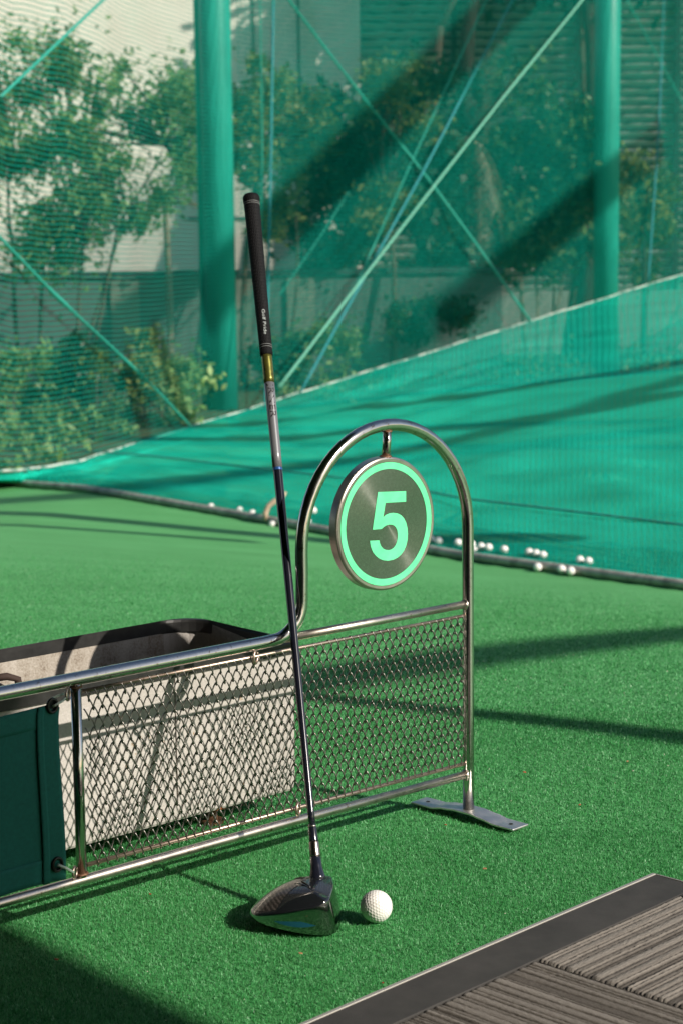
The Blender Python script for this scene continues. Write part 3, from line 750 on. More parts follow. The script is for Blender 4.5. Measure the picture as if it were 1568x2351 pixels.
for i, (x, y, lab) in enumerate(FAR):
    s = interp(x, [-900, -300, 0, 530, 1150, 1568, 2600], [235, 285, 318, 375, 458, 508, 620])
    yp = interp(x, PX, PY); zz = FPX/s
    if y < yp: zz += (yp-y)/400*1.2+.02
    else: zz -= .06
    if far_me is None: o = mesh_obj('range_ball', v, Fc, M_BALL, None, True); far_me = o.data
    else: o = bpy.data.objects.new('range_ball', far_me); C.objects.link(o)
    o.location = at(x, y, zz); o.rotation_euler = (random.random()*6, random.random()*6, 0)
    tag(o, lab, 'golf ball', 'range balls gathered along the net pipe')

# ---------------------------------------------------------------- tee platform
def build_platform():
    H = .02; P0 = gnd(700, 2351, H); P1 = gnd(1500, 2008, H); e = (P1-P0).normalized(); q = Vector((e.y, -e.x, 0))
    root = thing('tee_platform', 'grey ribbed carpet tee platform with a black rubber edge and thin metal trim', 'tee mat', Vector((P1.x, P1.y, 0)))
    L = 2.6; W = 2.2
    def pp(a, b_, h): return Vector((P1.x, P1.y, 0))+e*a+q*b_+Z3*h        # a<0 toward the camera, b to the right
    _i0 = gnd(905, 2351, H); _i1 = gnd(1550, 2060, H); SW = (_i0-P1).dot(q)*1.0
    print('strip', SW, (_i1-P1).dot(q), (_i1-P1).dot(e))
    SW = ((_i0-P1).dot(q)+(_i1-P1).dot(q))/2
    mr = mat('edge_rubber', (.045, .044, .042), .7, spec=.25)
    v = coords(mr); lk(mr, ramp(mr, noise(mr, v, 9, 6, .7), [(.3, (.036, .035, .033)), (.7, (.066, .062, .058))]), bsdf(mr).inputs['Base Color']); bump(mr, noise(mr, v, 500, 2), .15, .0005)
    def lrect(a0, a1, b0, b1, h0, h1): return boxd(pp((a0+a1)/2, (b0+b1)/2, (h0+h1)/2), e*((a1-a0)/2), q*((b1-b0)/2), Z3*((h1-h0)/2))
    s1 = multi('edge_strip', [lrect(-L, 0, .003, SW, .0, H)], mr); s2 = multi('edge_strip', [lrect(-SW*.62, 0, SW+.0, W, .0, H-.0004)], mr)
    bevel(s1, .001); bevel(s2, .001)
    mt = mat('trim_aluminium', (.50, .47, .42), .5, .6)
    t1 = multi('metal_trim', [lrect(-L, .0012, -.0022, .0034, 0, H+.0014)], mt); t2 = multi('metal_trim', [lrect(.0004, .0032, .003, W, 0, H+.0008)], mt)
    bevel(t1, .0008); bevel(t2, .0008)
    core = multi('platform_core', [lrect(-L, -SW*.62-.001, SW+.001, W, 0, H-.008)], mr)
    # ribbed carpet tiles: real ridges of uneven width
    mcp = mat('carpet_tile', (.12, .108, .095), .95, spec=.15)
    at_ = nd(mcp, 'ShaderNodeAttribute', attribute_name='rnd'); v = coords(mcp)
    f = math_(mcp, 'ADD', math_(mcp, 'MULTIPLY', at_.outputs['Fac'], .62), math_(mcp, 'MULTIPLY', noise(mcp, v, 420, 4, .8), .38))
    lk(mcp, ramp(mcp, f, [(.12, (.022, .020, .018)), (.4, (.098, .087, .076)), (.62, (.185, .167, .147)), (.85, (.30, .275, .245))]), bsdf(mcp).inputs['Base Color']); bump(mcp, noise(mcp, v, 900, 3, .8), .7, .0012)
    def tile(a0, a1, b0, b1, ang, seed):
        rr = random.Random(seed); step = .0008
        # ribs run along direction ang in the (e,q) plane; heights sampled across
        ca, sa = math.cos(ang), math.sin(ang); ext = abs((b1-b0)*ca)+abs((a1-a0)*sa)+.1
        prof = []; x = 0
        while x < 2*ext+.2:
            wd = rr.choice((.0040, .0055, .007, .009, .012)); lv = rr.choice((.35, .6, .8, 1.0, .9, .85)); nn_ = max(2, int(wd/step)); prof += [lv*(1-.25*(2*k/(nn_-1)-1)**2) for k in range(nn_)]; x += wd
            g_ = rr.choice((1, 2, 2, 3)); prof += [0.0]*g_; x += step*g_
        prof = np.array(prof)
        nu = int((a1-a0)/.0009); nv = int((b1-b0)/.003)
        if ang == 0: nu = int((a1-a0)/.003); nv = int((b1-b0)/.0009)
        A, B = np.meshgrid(np.linspace(a0, a1, nu+1), np.linspace(b0, b1, nv+1), indexing='ij')
        cr = -(A-a0)*sa+(B-b0)*ca + .0005*np.sin(A*21+B*13)
        idx_ = ((cr+ext)/step).astype(int) % len(prof); hgt = prof[idx_]
        co = np.empty((A.size, 3)); o_ = pp(0, 0, 0)
        edge_ = np.minimum(np.minimum(A-a0, a1-A), np.minimum(B-b0, b1-B)); ed = np.clip(edge_/.003, 0, 1)
        hz = (H-.004)+.0042*hgt*ed+rng.normal(0, .0003, A.shape)
        pos = np.array(o_)[None]+A.reshape(-1, 1)*np.array(e)[None]+B.reshape(-1, 1)*np.array(q)[None]
        pos[:, 2] = hz.reshape(-1)
        I = np.arange(nu)[:, None]*(nv+1)+np.arange(nv)[None]; fq = np.stack([I, I+1, I+nv+2, I+nv+1], -1)[..., ::-1].reshape(-1)
        return fast_mesh('carpet_tile', pos, fq, 4, mcp, rnd=np.clip(hgt*.75+.15, 0, 1).reshape(-1))
    js = gnd(1190, 2193, H-.003); ja = (js-P1).dot(e); jb = (js-P1).dot(q)
    j2 = gnd(1568, 2331, H-.003); sd2 = math.atan2((j2-P1).dot(q)-jb, (j2-P1).dot(e)-ja)
    print('seam', ja, jb, 'dir', math.degrees(sd2))
    tiles = [tile(ja+.001, -SW*.62, SW, SW+.62, 0, 3), tile(ja-.50, ja-.001, SW, SW+.50, math.pi/2, 8)]
    tiles[1]['label'] = 'carpet tile with ribs running across, nearer the camera'; tiles[0]['label'] = 'carpet tile with ribs running along the edge strip'
    adopt(root, s1, s2, t1, t2, core, *tiles)
build_platform()

# ---------------------------------------------------------------- safety netting
WALL_X = [-600, -200, 0, 185, 540, 1390, 1568, 1900, 2600]
WALL_Z = [11.2, 11.9, 12.6, 13.7, 17.8, 22.5, 23.6, 26, 31]
ROPE_X = [-600, -100, 60, 185, 540, 860, 1218, 1568, 1900, 2600]
ROPE_Y = [1090, 1087, 1080, 1058, 949, 848, 737, 629, 525, 305]
def wz(x): return interp(x, WALL_X, WALL_Z)
def wall_pt(x, y, dz=0): return at(x, y, wz(x)+dz)
def net_sheet(name, cols, mt, label, cat, group=None):
    "cols: list of columns of world points; uv laid out in metres"
    nc = len(cols); nr = len(cols[0]); V = [p for c in cols for p in c]; Fc = []
    for i in range(nc-1):
        for j in range(nr-1): a = i*nr+j; Fc.append((a, a+nr, a+nr+1, a+1))
    o = mesh_obj(name, V, Fc, mt, None, True); uvl = o.data.uv_layers.new(name='uv')
    us = [0.0]; 
    for i in range(1, nc): us.append(us[-1]+(cols[i][0]-cols[i-1][0]).length)
    vs = []
    for c in cols:
        a = [0.0]
        for j in range(1, nr): a.append(a[-1]+(c[j]-c[j-1]).length)
        vs.append(a)
    for poly in o.data.polygons:
        for li in poly.loop_indices:
            vi = o.data.loops[li].vertex_index; uvl.data[li].uv = (us[vi//nr], vs[vi//nr][vi % nr])
    tag(o, label, cat, group); return o
def build_nets():
    # hanging wall net
    cols = []
    for x in np.linspace(-560, 2300, 120):
        b_ = at(x, interp(x, ROPE_X, ROPE_Y), wz(x)); col = []
        for t in np.linspace(0, 1, 40):
            h = b_.z+(6.5-b_.z)*t**1.3
            wob = .06*math.sin(x*.021+h*1.3)+.035*math.sin(x*.055-h*2.1)
            bel = .25*math.sin(min(1, t*1.0)*math.pi)*math.sin((x-540)/850*math.pi)**2
            p = Vector((b_.x, b_.y, h)); d = Vector((b_.x, b_.y, 0)).normalized(); p -= d*(wob*min(1, t*6)+bel*.5); col.append(p)
        cols.append(col)
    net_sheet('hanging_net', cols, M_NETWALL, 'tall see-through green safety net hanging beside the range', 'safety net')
    # second layer behind, on the right half
    cols = []
    for x in np.linspace(560, 2300, 70):
        b_ = at(x, interp(x, ROPE_X, ROPE_Y)-4, wz(x)+.9); col = []
        b_.z = -.5
        for t in np.linspace(0, 1, 24):
            h = b_.z+(6.4-b_.z)*t; p = Vector((b_.x, b_.y, h)); d = Vector((b_.x, b_.y, 0)).normalized(); p += d*(.12*math.sin(x*.017+h*.9)); col.append(p)
        cols.append(col)
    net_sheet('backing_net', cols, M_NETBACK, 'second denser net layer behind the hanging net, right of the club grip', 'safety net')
    # floor net from the pipe to the foot rope
    cols = []; rr = random.Random(2)
    for x in np.linspace(-420, 2000, 220):
        p0 = pipe_pt(x)+Z3*.02; p1 = at(x, interp(x, ROPE_X, ROPE_Y), wz(x)); col = []
        for t in np.linspace(0, 1, 130):
            p = p0.lerp(p1, t)
            gz = zg(p.x, p.y)+.04
            z_line = p0.z+(p1.z-p0.z)*t
            z_ = z_line - .10*math.sin(math.pi*t)*min(1, abs(p1.z-p0.z)*1.5+.2)
            w1 = 1.6*math.sin(x*.0031+t*2)+.8*math.sin(x*.0083+1); fold = .055*math.sin(t*17+x*.0045+w1)*(.55+.45*math.sin(x*.004+t*9))+.035*math.sin(t*37-x*.0052+w1*1.7)*(.5+.5*math.sin(x*.006-t*4))+.016*math.sin(t*83+x*.009+w1*3)
            z_ += fold*.6*min(1, t*5)*min(1, (1-t)*6)
            col.append(Vector((p.x, p.y, max(z_, gz if x < 900 else z_-.2))))
        cols.append(col)
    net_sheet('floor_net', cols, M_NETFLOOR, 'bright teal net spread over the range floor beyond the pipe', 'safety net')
    # dark skirt of net wrapped over the pipe
    cols = []
    for x in np.linspace(-420, 2000, 110):
        p0 = pipe_pt(x); fw = Vector((p0.x, p0.y, 0)).normalized(); col = []
        for t in np.linspace(0, 1, 12):
            dd = -.032+t*.62; zz = p0.z+.042*math.sin(min(1, (t+.02)*5)*math.pi/2)-.012+.030*t+.006*math.sin(x*.06+t*5)
            if t == 0: zz = p0.z-.035
            col.append(p0+fw*dd+Z3*(zz-p0.z))
        cols.append(col)
    net_sheet('net_skirt', cols, M_NETLOW, 'darker strip of loose net draped over the weight pipe', 'safety net')
    # pipe
    mp = mat('pipe_paint', (.3, .28, .24), .5, .0); lk(mp, ramp(mp, noise(mp, coords(mp), 12, 6, .7), [(.35, (.16, .15, .13)), (.6, (.40, .37, .32))]), bsdf(mp).inputs['Base Color'])
    pts = [pipe_pt(x) for x in np.linspace(-420, 2000, 60)]
    o = tube('weight_pipe', pts, .023, mp, seg=14); tag(o, 'long grey-brown pipe weighing the net down along the turf edge', 'pipe')
    # foot rope (white) along the wall base, and a second dark lap line on the floor net
    pts = [at(x, interp(x, ROPE_X, ROPE_Y)-1, wz(x)-.02)+Z3*(.004*math.sin(x*.031)+.003*math.sin(x*.083+2)) for x in np.linspace(-60, 2300, 160)]
    mw = mat('foot_rope_white', (.42, .50, .45), .8); lk(mw, ramp(mw, noise(mw, coords(mw), 5, 4, .8), [(.42, (.05, .2, .16)), (.55, (.5, .56, .5))]), bsdf(mw).inputs['Base Color'])
    o = tube('foot_rope', pts, .010, mw, seg=8); tag(o, 'whitish rope binding the hanging net to the floor net', 'rope')
    pts = []
    for x in np.linspace(-300, 1900, 80):
        y = interp(x, [-300, 0, 350, 750, 900, 1060, 1280, 1568, 1900], [1020, 1033, 1062, 1110, 1130, 1163, 1190, 1227, 1275]); 
        s = interp(x, [-900, -300, 0, 530, 1150, 1568, 2600], [235, 285, 318, 375, 458, 508, 620]); yp = interp(x, PX, PY)
        s2 = s-(yp-y)*.55; pts.append(at(x, y, FPX/s2)+Z3*.05)
    o = tube('lap_rope', pts, .0065, mat('lap_rope_grey', (.05, .26, .22), .8), seg=6); tag(o, 'thin dark lap cord stitched along the floor net near the balls', 'rope')
build_nets()

def build_ropes():
    R_ = [('brace_rope', [(0, 222), (235, 0), (330, -90)], .016, M_ROPE, 'teal diagonal rope crossing the top left corner of the net', 0),
          ('brace_rope', [(-60, 490), (0, 545), (130, 680), (250, 790), (350, 885), (440, 980)], .015, M_ROPE, 'knotted teal rope descending on the left half of the net', 0),
          ('brace_rope', [(600, -80), (665, 0), (820, 205), (975, 400), (1100, 570), (1218, 738)], .019, M_ROPE, 'long teal rope descending rightwards, crossing the bright diagonal rope', 0),
          ('brace_rope', [(1420, -110), (1335, 0), (1160, 215), (985, 440), (800, 680), (640, 890)], .019, M_ROPE_L, 'thick bright diagonal rope running down from upper right', -.25),
          ('brace_rope', [(1230, -100), (1175, 0), (975, 385), (800, 700), (690, 900)], .017, M_ROPE_B, 'blue-green diagonal rope, right one of the two steep parallel ropes', -.1),
          ('brace_rope', [(1165, -100), (1115, 0), (940, 380), (810, 670), (640, 890)], .014, M_ROPE, 'thin diagonal rope, left one of the two steep parallel ropes', .1),
          ('hanging_rope', [(597, -60), (598, 0), (603, 350), (600, 600)], .010, M_ROPE, 'fainter vertical rope just right of the left pole', .3),
          ('hanging_rope', [(629, -60), (628, 0), (622, 380), (615, 700), (608, 945)], .016, M_ROPE_B, 'vertical blue-green rope passing behind the club grip', 0),
          ('hanging_rope', [(1527, -60), (1524, 0), (1512, 300), (1498, 500), (1488, 645)], .016, M_ROPE_B, 'vertical rope right of the right pole', 0),
          ('brace_rope', [(800, 440), (750, 520), (640, 680)], .013, M_ROPE, 'short faint rope slanting behind the club grip', 1.3),
          ('brace_rope', [(1410, -60), (1440, 0), (1510, 130), (1570, 240), (1640, 380)], .013, M_ROPE, 'faint rope slanting down in the top right corner', .3),
          ('floor_rope', [(955, 946), (1080, 915), (1200, 880), (1330, 847)], .014, M_ROPE, 'thin cord lying across the shaded part of the floor net', -2.0),
          ('floor_rope', [(1590, 650), (1520, 770), (1420, 895)], .014, M_ROPE, 'faint cord lying on the far right of the floor net', -3.0)]
    for name, P, r_, mt, lab, dz in R_:
        pts = []
        xs = [p[0] for p in P]; n = 24; seg = [0]
        for i in range(1, len(P)): seg.append(seg[-1]+math.hypot(P[i][0]-P[i-1][0], P[i][1]-P[i-1][1]))
        for k in range(n+1):
            s = seg[-1]*k/n; x = float(np.interp(s, seg, [p[0] for p in P])); y = float(np.interp(s, seg, [p[1] for p in P]))
            base = -.40 if dz > -1 else 0
            pts.append(at(x, y, wz(x)+base+dz))
        rs = [r_*.72*(1.6 if k in (9, 10, 17) and name == 'brace_rope' and P[0][0] == -60 else 1) for k in range(n+1)]
        o = tube(name, pts, rs, mt, seg=8); tag(o, lab, 'rope', 'ropes bracing the safety net')
build_ropes()

def build_poles():
    for x0, z_, wpx, lab in ((503, 18.3, 72, 'tall green net pole left of the club grip'), (1388, 23.2, 58, 'tall green net pole near the right edge')):
        b_ = at(x0+8 if x0 < 784 else x0, 900, z_); r_ = wpx/2/FPX*z_
        root = thing('net_pole', lab, 'pole', Vector((b_.x, b_.y, -.66)), 'poles carrying the net')
        p = tube('pole_shaft', [(b_.x, b_.y, -.7), (b_.x, b_.y, 3), (b_.x, b_.y, 7.5)], r_, M_POLE, seg=40)
        f = tube('base_flange', [(b_.x, b_.y, -.66), (b_.x, b_.y, -.65)], r_*1.25, M_POLE, seg=24)
        if x0 < 784:
            c = tube('cable_conduit', [(b_.x-r_*1.1, b_.y+.04, -.6), (b_.x-r_*1.1, b_.y+.04, 7.4)], .035, M_POLE, seg=12); adopt(root, c)
        adopt(root, p, f)
build_poles()

# ---------------------------------------------------------------- background: buildings, wall, trees and shrubs
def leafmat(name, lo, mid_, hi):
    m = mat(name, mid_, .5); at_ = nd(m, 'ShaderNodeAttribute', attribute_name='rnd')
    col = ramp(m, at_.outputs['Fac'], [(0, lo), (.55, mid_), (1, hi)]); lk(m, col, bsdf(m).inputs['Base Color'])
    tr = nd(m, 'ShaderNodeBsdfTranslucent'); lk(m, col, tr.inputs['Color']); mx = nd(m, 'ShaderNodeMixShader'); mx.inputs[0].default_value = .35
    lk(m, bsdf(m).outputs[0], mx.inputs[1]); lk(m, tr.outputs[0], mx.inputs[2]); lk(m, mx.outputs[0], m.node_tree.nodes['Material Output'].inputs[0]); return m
M_LEAF = leafmat('leaf_mid', (.08, .16, .04), (.21, .37, .11), (.46, .60, .26))
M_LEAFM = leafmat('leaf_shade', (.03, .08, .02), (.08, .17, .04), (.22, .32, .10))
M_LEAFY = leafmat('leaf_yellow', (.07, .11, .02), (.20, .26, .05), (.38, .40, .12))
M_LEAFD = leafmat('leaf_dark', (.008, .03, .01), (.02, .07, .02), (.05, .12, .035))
M_DRY = leafmat('frond_dry', (.12, .09, .05), (.26, .20, .12), (.42, .34, .22))
M_BARK = mat('bark', (.11, .085, .06), .9); bump(M_BARK, noise(M_BARK, coords(M_BARK), 18, 5), .6, .03)
M_BARKD = mat('bark_dark', (.035, .03, .022), .9)
M_BARKL = mat('bark_pale', (.24, .19, .14), .9); bump(M_BARKL, noise(M_BARKL, coords(M_BARKL), 14, 5), .6, .03)
def leaves(name, clumps, n, size, mt, parent=None, aspect=.5):
    "clumps: (centre, radius) list; leaf quads scattered in and on the clumps, uneven"
    w_ = np.array([r_**2 for _, r_ in clumps]); w_ = w_/w_.sum(); ci = rng.choice(len(clumps), n, p=w_)
    cc = np.array([list(c) for c, _ in clumps])[ci]; rr = np.array([r_ for _, r_ in clumps])[ci]
    d = rng.normal(size=(n, 3)); d /= np.linalg.norm(d, axis=1)[:, None]; rad_ = rr*np.abs(rng.normal(0, .75, n))
    p = cc+d*rad_[:, None]*np.array([1, 1, .85])
    a = rng.normal(size=(n, 3)); a /= np.linalg.norm(a, axis=1)[:, None]; b_ = np.cross(a, rng.normal(size=(n, 3))); b_ /= np.linalg.norm(b_, axis=1)[:, None]
    sz = size*rng.uniform(.6, 1.4, n)[:, None]
    co = np.stack([p-a*sz, p+b_*sz*aspect, p+a*sz, p-b_*sz*aspect], 1).reshape(-1, 3)
    tone = np.clip(rng.uniform(0, 1, n)*.7+rng.uniform(0, .3, len(clumps))[ci], 0, 1)
    return fast_mesh(name, co, np.arange(n*4), 4, mt, parent, rnd=np.repeat(tone, 4))
def limb(p0, p1, r0, r1, bend=.1, n=6):
    side = Vector((random.uniform(-1, 1), random.uniform(-1, 1), random.uniform(-.3, .3)))*bend*(p1-p0).length
    pts = [p0.lerp(p1, t)+side*math.sin(math.pi*t) for t in np.linspace(0, 1, n)]
    return tube_data(pts, [r0+(r1-r0)*t for t in np.linspace(0, 1, n)], 7)
def tree(name, label, cat, base_px, z_, crown, trunks, n, size, lm, bm_, group=None):
    """base_px: image x of the foot; crown: list of (x, y, radius_px) measured on the picture at depth z_ (+ random depth)"""
    b_ = at(base_px, 900, z_); g0 = Vector((b_.x, b_.y, -.66))
    root = thing(name, label, cat, g0, group)
    cl = []
    for x, y, rp in crown:
        cl.append((at(x, y, z_+random.uniform(-.5, .5)), rp/FPX*z_))
    td = []
    for (x0, y0, x1, y1, rad_) in trunks:
        p0 = at(x0, y0, z_); p0.z = -.68 if y0 > 690 else p0.z; p1 = at(x1, y1, z_+random.uniform(-.2, .2)); td.append(limb(p0, p1, rad_, rad_*.45, .05))
    tips = [at((t[2]), t[3], z_) for t in trunks]
    for c, r_ in cl:
        s = min(tips, key=lambda q: (q-c).length) if tips else g0
        td.append(limb(s, c, .022, .007, .12))
    fo = leaves('crown', cl, n, size, lm); tr = multi('trunk', td, bm_, smooth=True)
    adopt(root, fo, tr); return root
def ell(cx, cy, rx, ry, k, r0, r1, rs):
    out = []; q = random.Random(rs)
    for _ in range(k):
        t = q.uniform(0, 6.28); s = q.uniform(0, 1)**.5; out.append((cx+rx*s*math.cos(t), cy+ry*s*math.sin(t), q.uniform(r0, r1)))
    return out
T = 'trees and shrubs behind the net'
tree('shrub_tree', 'leafy multi-stemmed tree filling the far left behind the net', 'tree', 100, 20.5, ell(80, 350, 180, 270, 46, 40, 90, 1), [(50, 745, 30, 560, .035), (95, 745, 110, 540, .03), (30, 560, 20, 380, .02), (110, 540, 150, 350, .02)], 11500, .042, M_LEAF, M_BARK, T)
tree('shrub_tree', 'leafy tree with slanting stems between the far left tree and the left pole', 'tree', 190, 19.8, ell(300, 300, 160, 210, 36, 34, 74, 2)+ell(240, 490, 100, 60, 12, 16, 30, 12), [(175, 745, 195, 520, .03), (185, 745, 270, 520, .028), (150, 745, 290, 480, .025), (290, 480, 380, 330, .015)], 8500, .042, M_LEAF, M_BARK, T)
tree('palm', 'clump of dry upright fronds left of the left pole', 'palm', 390, 20.2, [], [(385, 745, 395, 600, .04)], 1, .01, M_DRY, M_BARKL, T) if False else None
tree('leafy_tree', 'yellowish leafy tree just right of the left pole', 'tree', 560, 21.5, ell(610, 330, 75, 200, 24, 22, 46, 3)+ell(720, 260, 60, 80, 6, 24, 40, 13), [(560, 850, 575, 480, .05), (575, 480, 600, 330, .03), (640, 745, 680, 480, .03), (650, 745, 620, 520, .025)], 6500, .055, M_LEAFY, M_BARK, T)
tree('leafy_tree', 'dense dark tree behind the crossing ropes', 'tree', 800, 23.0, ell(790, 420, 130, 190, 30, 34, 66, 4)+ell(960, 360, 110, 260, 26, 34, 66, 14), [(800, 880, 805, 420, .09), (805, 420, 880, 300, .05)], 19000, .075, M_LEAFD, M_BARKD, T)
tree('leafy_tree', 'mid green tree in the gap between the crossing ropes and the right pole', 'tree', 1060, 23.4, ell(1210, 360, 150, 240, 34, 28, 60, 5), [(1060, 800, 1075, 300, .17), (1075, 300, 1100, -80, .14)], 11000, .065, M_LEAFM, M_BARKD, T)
tree('leafy_tree', 'yellow-green foliage rising behind the steep parallel ropes', 'tree', 900, 22.3, ell(900, 240, 90, 90, 9, 24, 46, 6)+ell(880, 470, 60, 60, 6, 24, 40, 16), [(900, 850, 890, 460, .045)], 3800, .055, M_LEAFY, M_BARK, T)
tree('multi_stem_shrub', 'bare-legged shrub with several pale stems near the end of the long rope', 'shrub', 1230, 24.0, ell(1250, 530, 130, 90, 20, 26, 50, 7), [(1215, 800, 1195, 590, .035), (1235, 800, 1230, 580, .03), (1250, 800, 1270, 590, .03), (1260, 800, 1300, 600, .025)], 4200, .06, M_LEAFD, M_BARKL, T)
tree('leafy_tree', 'yellow-green climber mass right of the right pole', 'tree', 1480, 24.6, ell(1470, 470, 60, 170, 14, 28, 46, 8), [(1475, 760, 1470, 420, .05), (1330, 790, 1345, -60, .16)], 5000, .06, M_LEAFY, M_BARKD, T)
tree('shading_tree', 'tall spreading tree, added as shade, whose trunk stands behind the crossing ropes, crown above the picture', 'tree', 985, 24.6, ell(1190, -300, 130, 230, 30, 60, 110, 21), [(985, 850, 1010, 60, .11), (1010, 60, 1180, -330, .05)], 15000, .12, M_LEAFD, M_BARK, T)  # this and the next two: high crowns added to shade the building wall
tree('shading_tree', 'tall spreading tree, added as shade, whose trunk stands just left of the right pole, crown above the picture', 'tree', 1300, 24.9, ell(1430, -320, 170, 250, 30, 60, 110, 22), [(1300, 840, 1310, -150, .11), (1310, -150, 1420, -330, .05)], 15000, .12, M_LEAFD, M_BARK, T)
tree('shading_tree', 'tall spreading tree added as unseen shade beyond the right edge, behind the net', 'tree', 1640, 24.4, ell(1660, -320, 170, 220, 26, 50, 95, 23), [(1640, 840, 1650, -150, .12)], 8000, .10, M_LEAFD, M_BARK, T)
# dry hanging fronds on the palm-like trunk
def fronds(name, label, base, tips, z_, mt):
    b_ = at(base[0], 900, z_); root = thing(name, label, 'palm', Vector((b_.x, b_.y, -.66)), T)
    V = []; Fc = []
    top = at(base[0], base[1], z_)
    for (x, y) in tips:
        e_ = at(x, y, z_+random.uniform(-.3, .3)); mid = (top+e_)/2+Z3*.18
        pts = [top*(1-t)**2+mid*2*t*(1-t)+e_*t*t for t in np.linspace(0, 1, 9)]
        for i in range(1, 9):
            d = (pts[i]-pts[i-1]).normalized(); sd_ = d.cross(Z3).normalized()
            for s in (-1, 1):
                for k in range(3):
                    q = pts[i-1].lerp(pts[i], k/3); tip = q+sd_*s*.13+d*.12-Z3*random.uniform(.02, .12); o = len(V)
                    V += [q, q+d*.03, tip]; Fc.append((o, o+1, o+2))
    fr_ = mesh_obj('frond', V, Fc, mt); p0 = Vector((top.x, top.y, -.68)); tk = multi('trunk', [limb(p0, top, .045, .035, .03)], M_BARKL, smooth=True)
    fr_.data.attributes.new('rnd', 'FLOAT', 'POINT').data.foreach_set('value', np.repeat(rng.uniform(0, 1, len(V)//3), 3).astype(np.float32))
    adopt(root, fr_, tk)
fronds('palm', 'palm with drooping pale dry fronds between the steep ropes', (1100, 330), [(1060, 430), (1150, 420), (1160, 560), (1120, 600), (1080, 560), (1140, 480), (1050, 330), (1170, 180), (1150, 90), (1120, 110)], 22.8, M_DRY)
fronds('palm', 'dry pale fronds against the wall just left of the left pole', (380, 480), [(440, 340), (425, 400), (455, 470), (400, 430), (450, 380)], 20.6, M_DRY)
fronds('palm', 'dry fronds hanging just behind the right pole', (1350, 350), [(1330, 560), (1345, 600), (1440, 520), (1450, 560), (1300, 420), (1420, 480)], 24.2, M_DRY)
# low plants in front of the low wall
for i, (cx, cy, rx, ry, k, mt, lab) in enumerate([(60, 900, 90, 100, 12, M_LEAF, 'low green bush in the lower left corner behind the net'), (180, 830, 80, 60, 9, M_LEAFD, 'low dark bush left of the rope knot, under the low wall'),
        (300, 850, 80, 90, 12, M_LEAFY, 'low yellow-green bush left of the left pole'), (420, 890, 70, 70, 9, M_LEAF, 'low bush against the foot of the left pole'),
        (640, 830, 60, 50, 7, M_LEAFD, 'low dark bush behind the club shaft'), (760, 800, 90, 40, 8, M_LEAF, 'low green hedge behind the rope feet'), (990, 730, 90, 40, 8, M_LEAFD, 'low dark hedge right of the rope feet')]):
    z_ = 17.2 if i < 4 else 21; cl = [(at(x, y, z_+random.uniform(-.5, .5)), r_/FPX*z_) for x, y, r_ in ell(cx, cy, rx, ry, k, 22, 40, 30+i)]
    root = thing('bush', lab, 'bush', Vector((cl[0][0].x, cl[0][0].y, -.66)), 'low bushes behind the net')
    fo = leaves('foliage', cl, 2600, .042, mt); st = [multi('stem', [limb(Vector((c.x, c.y, -.68)), c, .012, .006)], M_BARK) for c, _ in cl[:6]]; adopt(root, fo, *st)

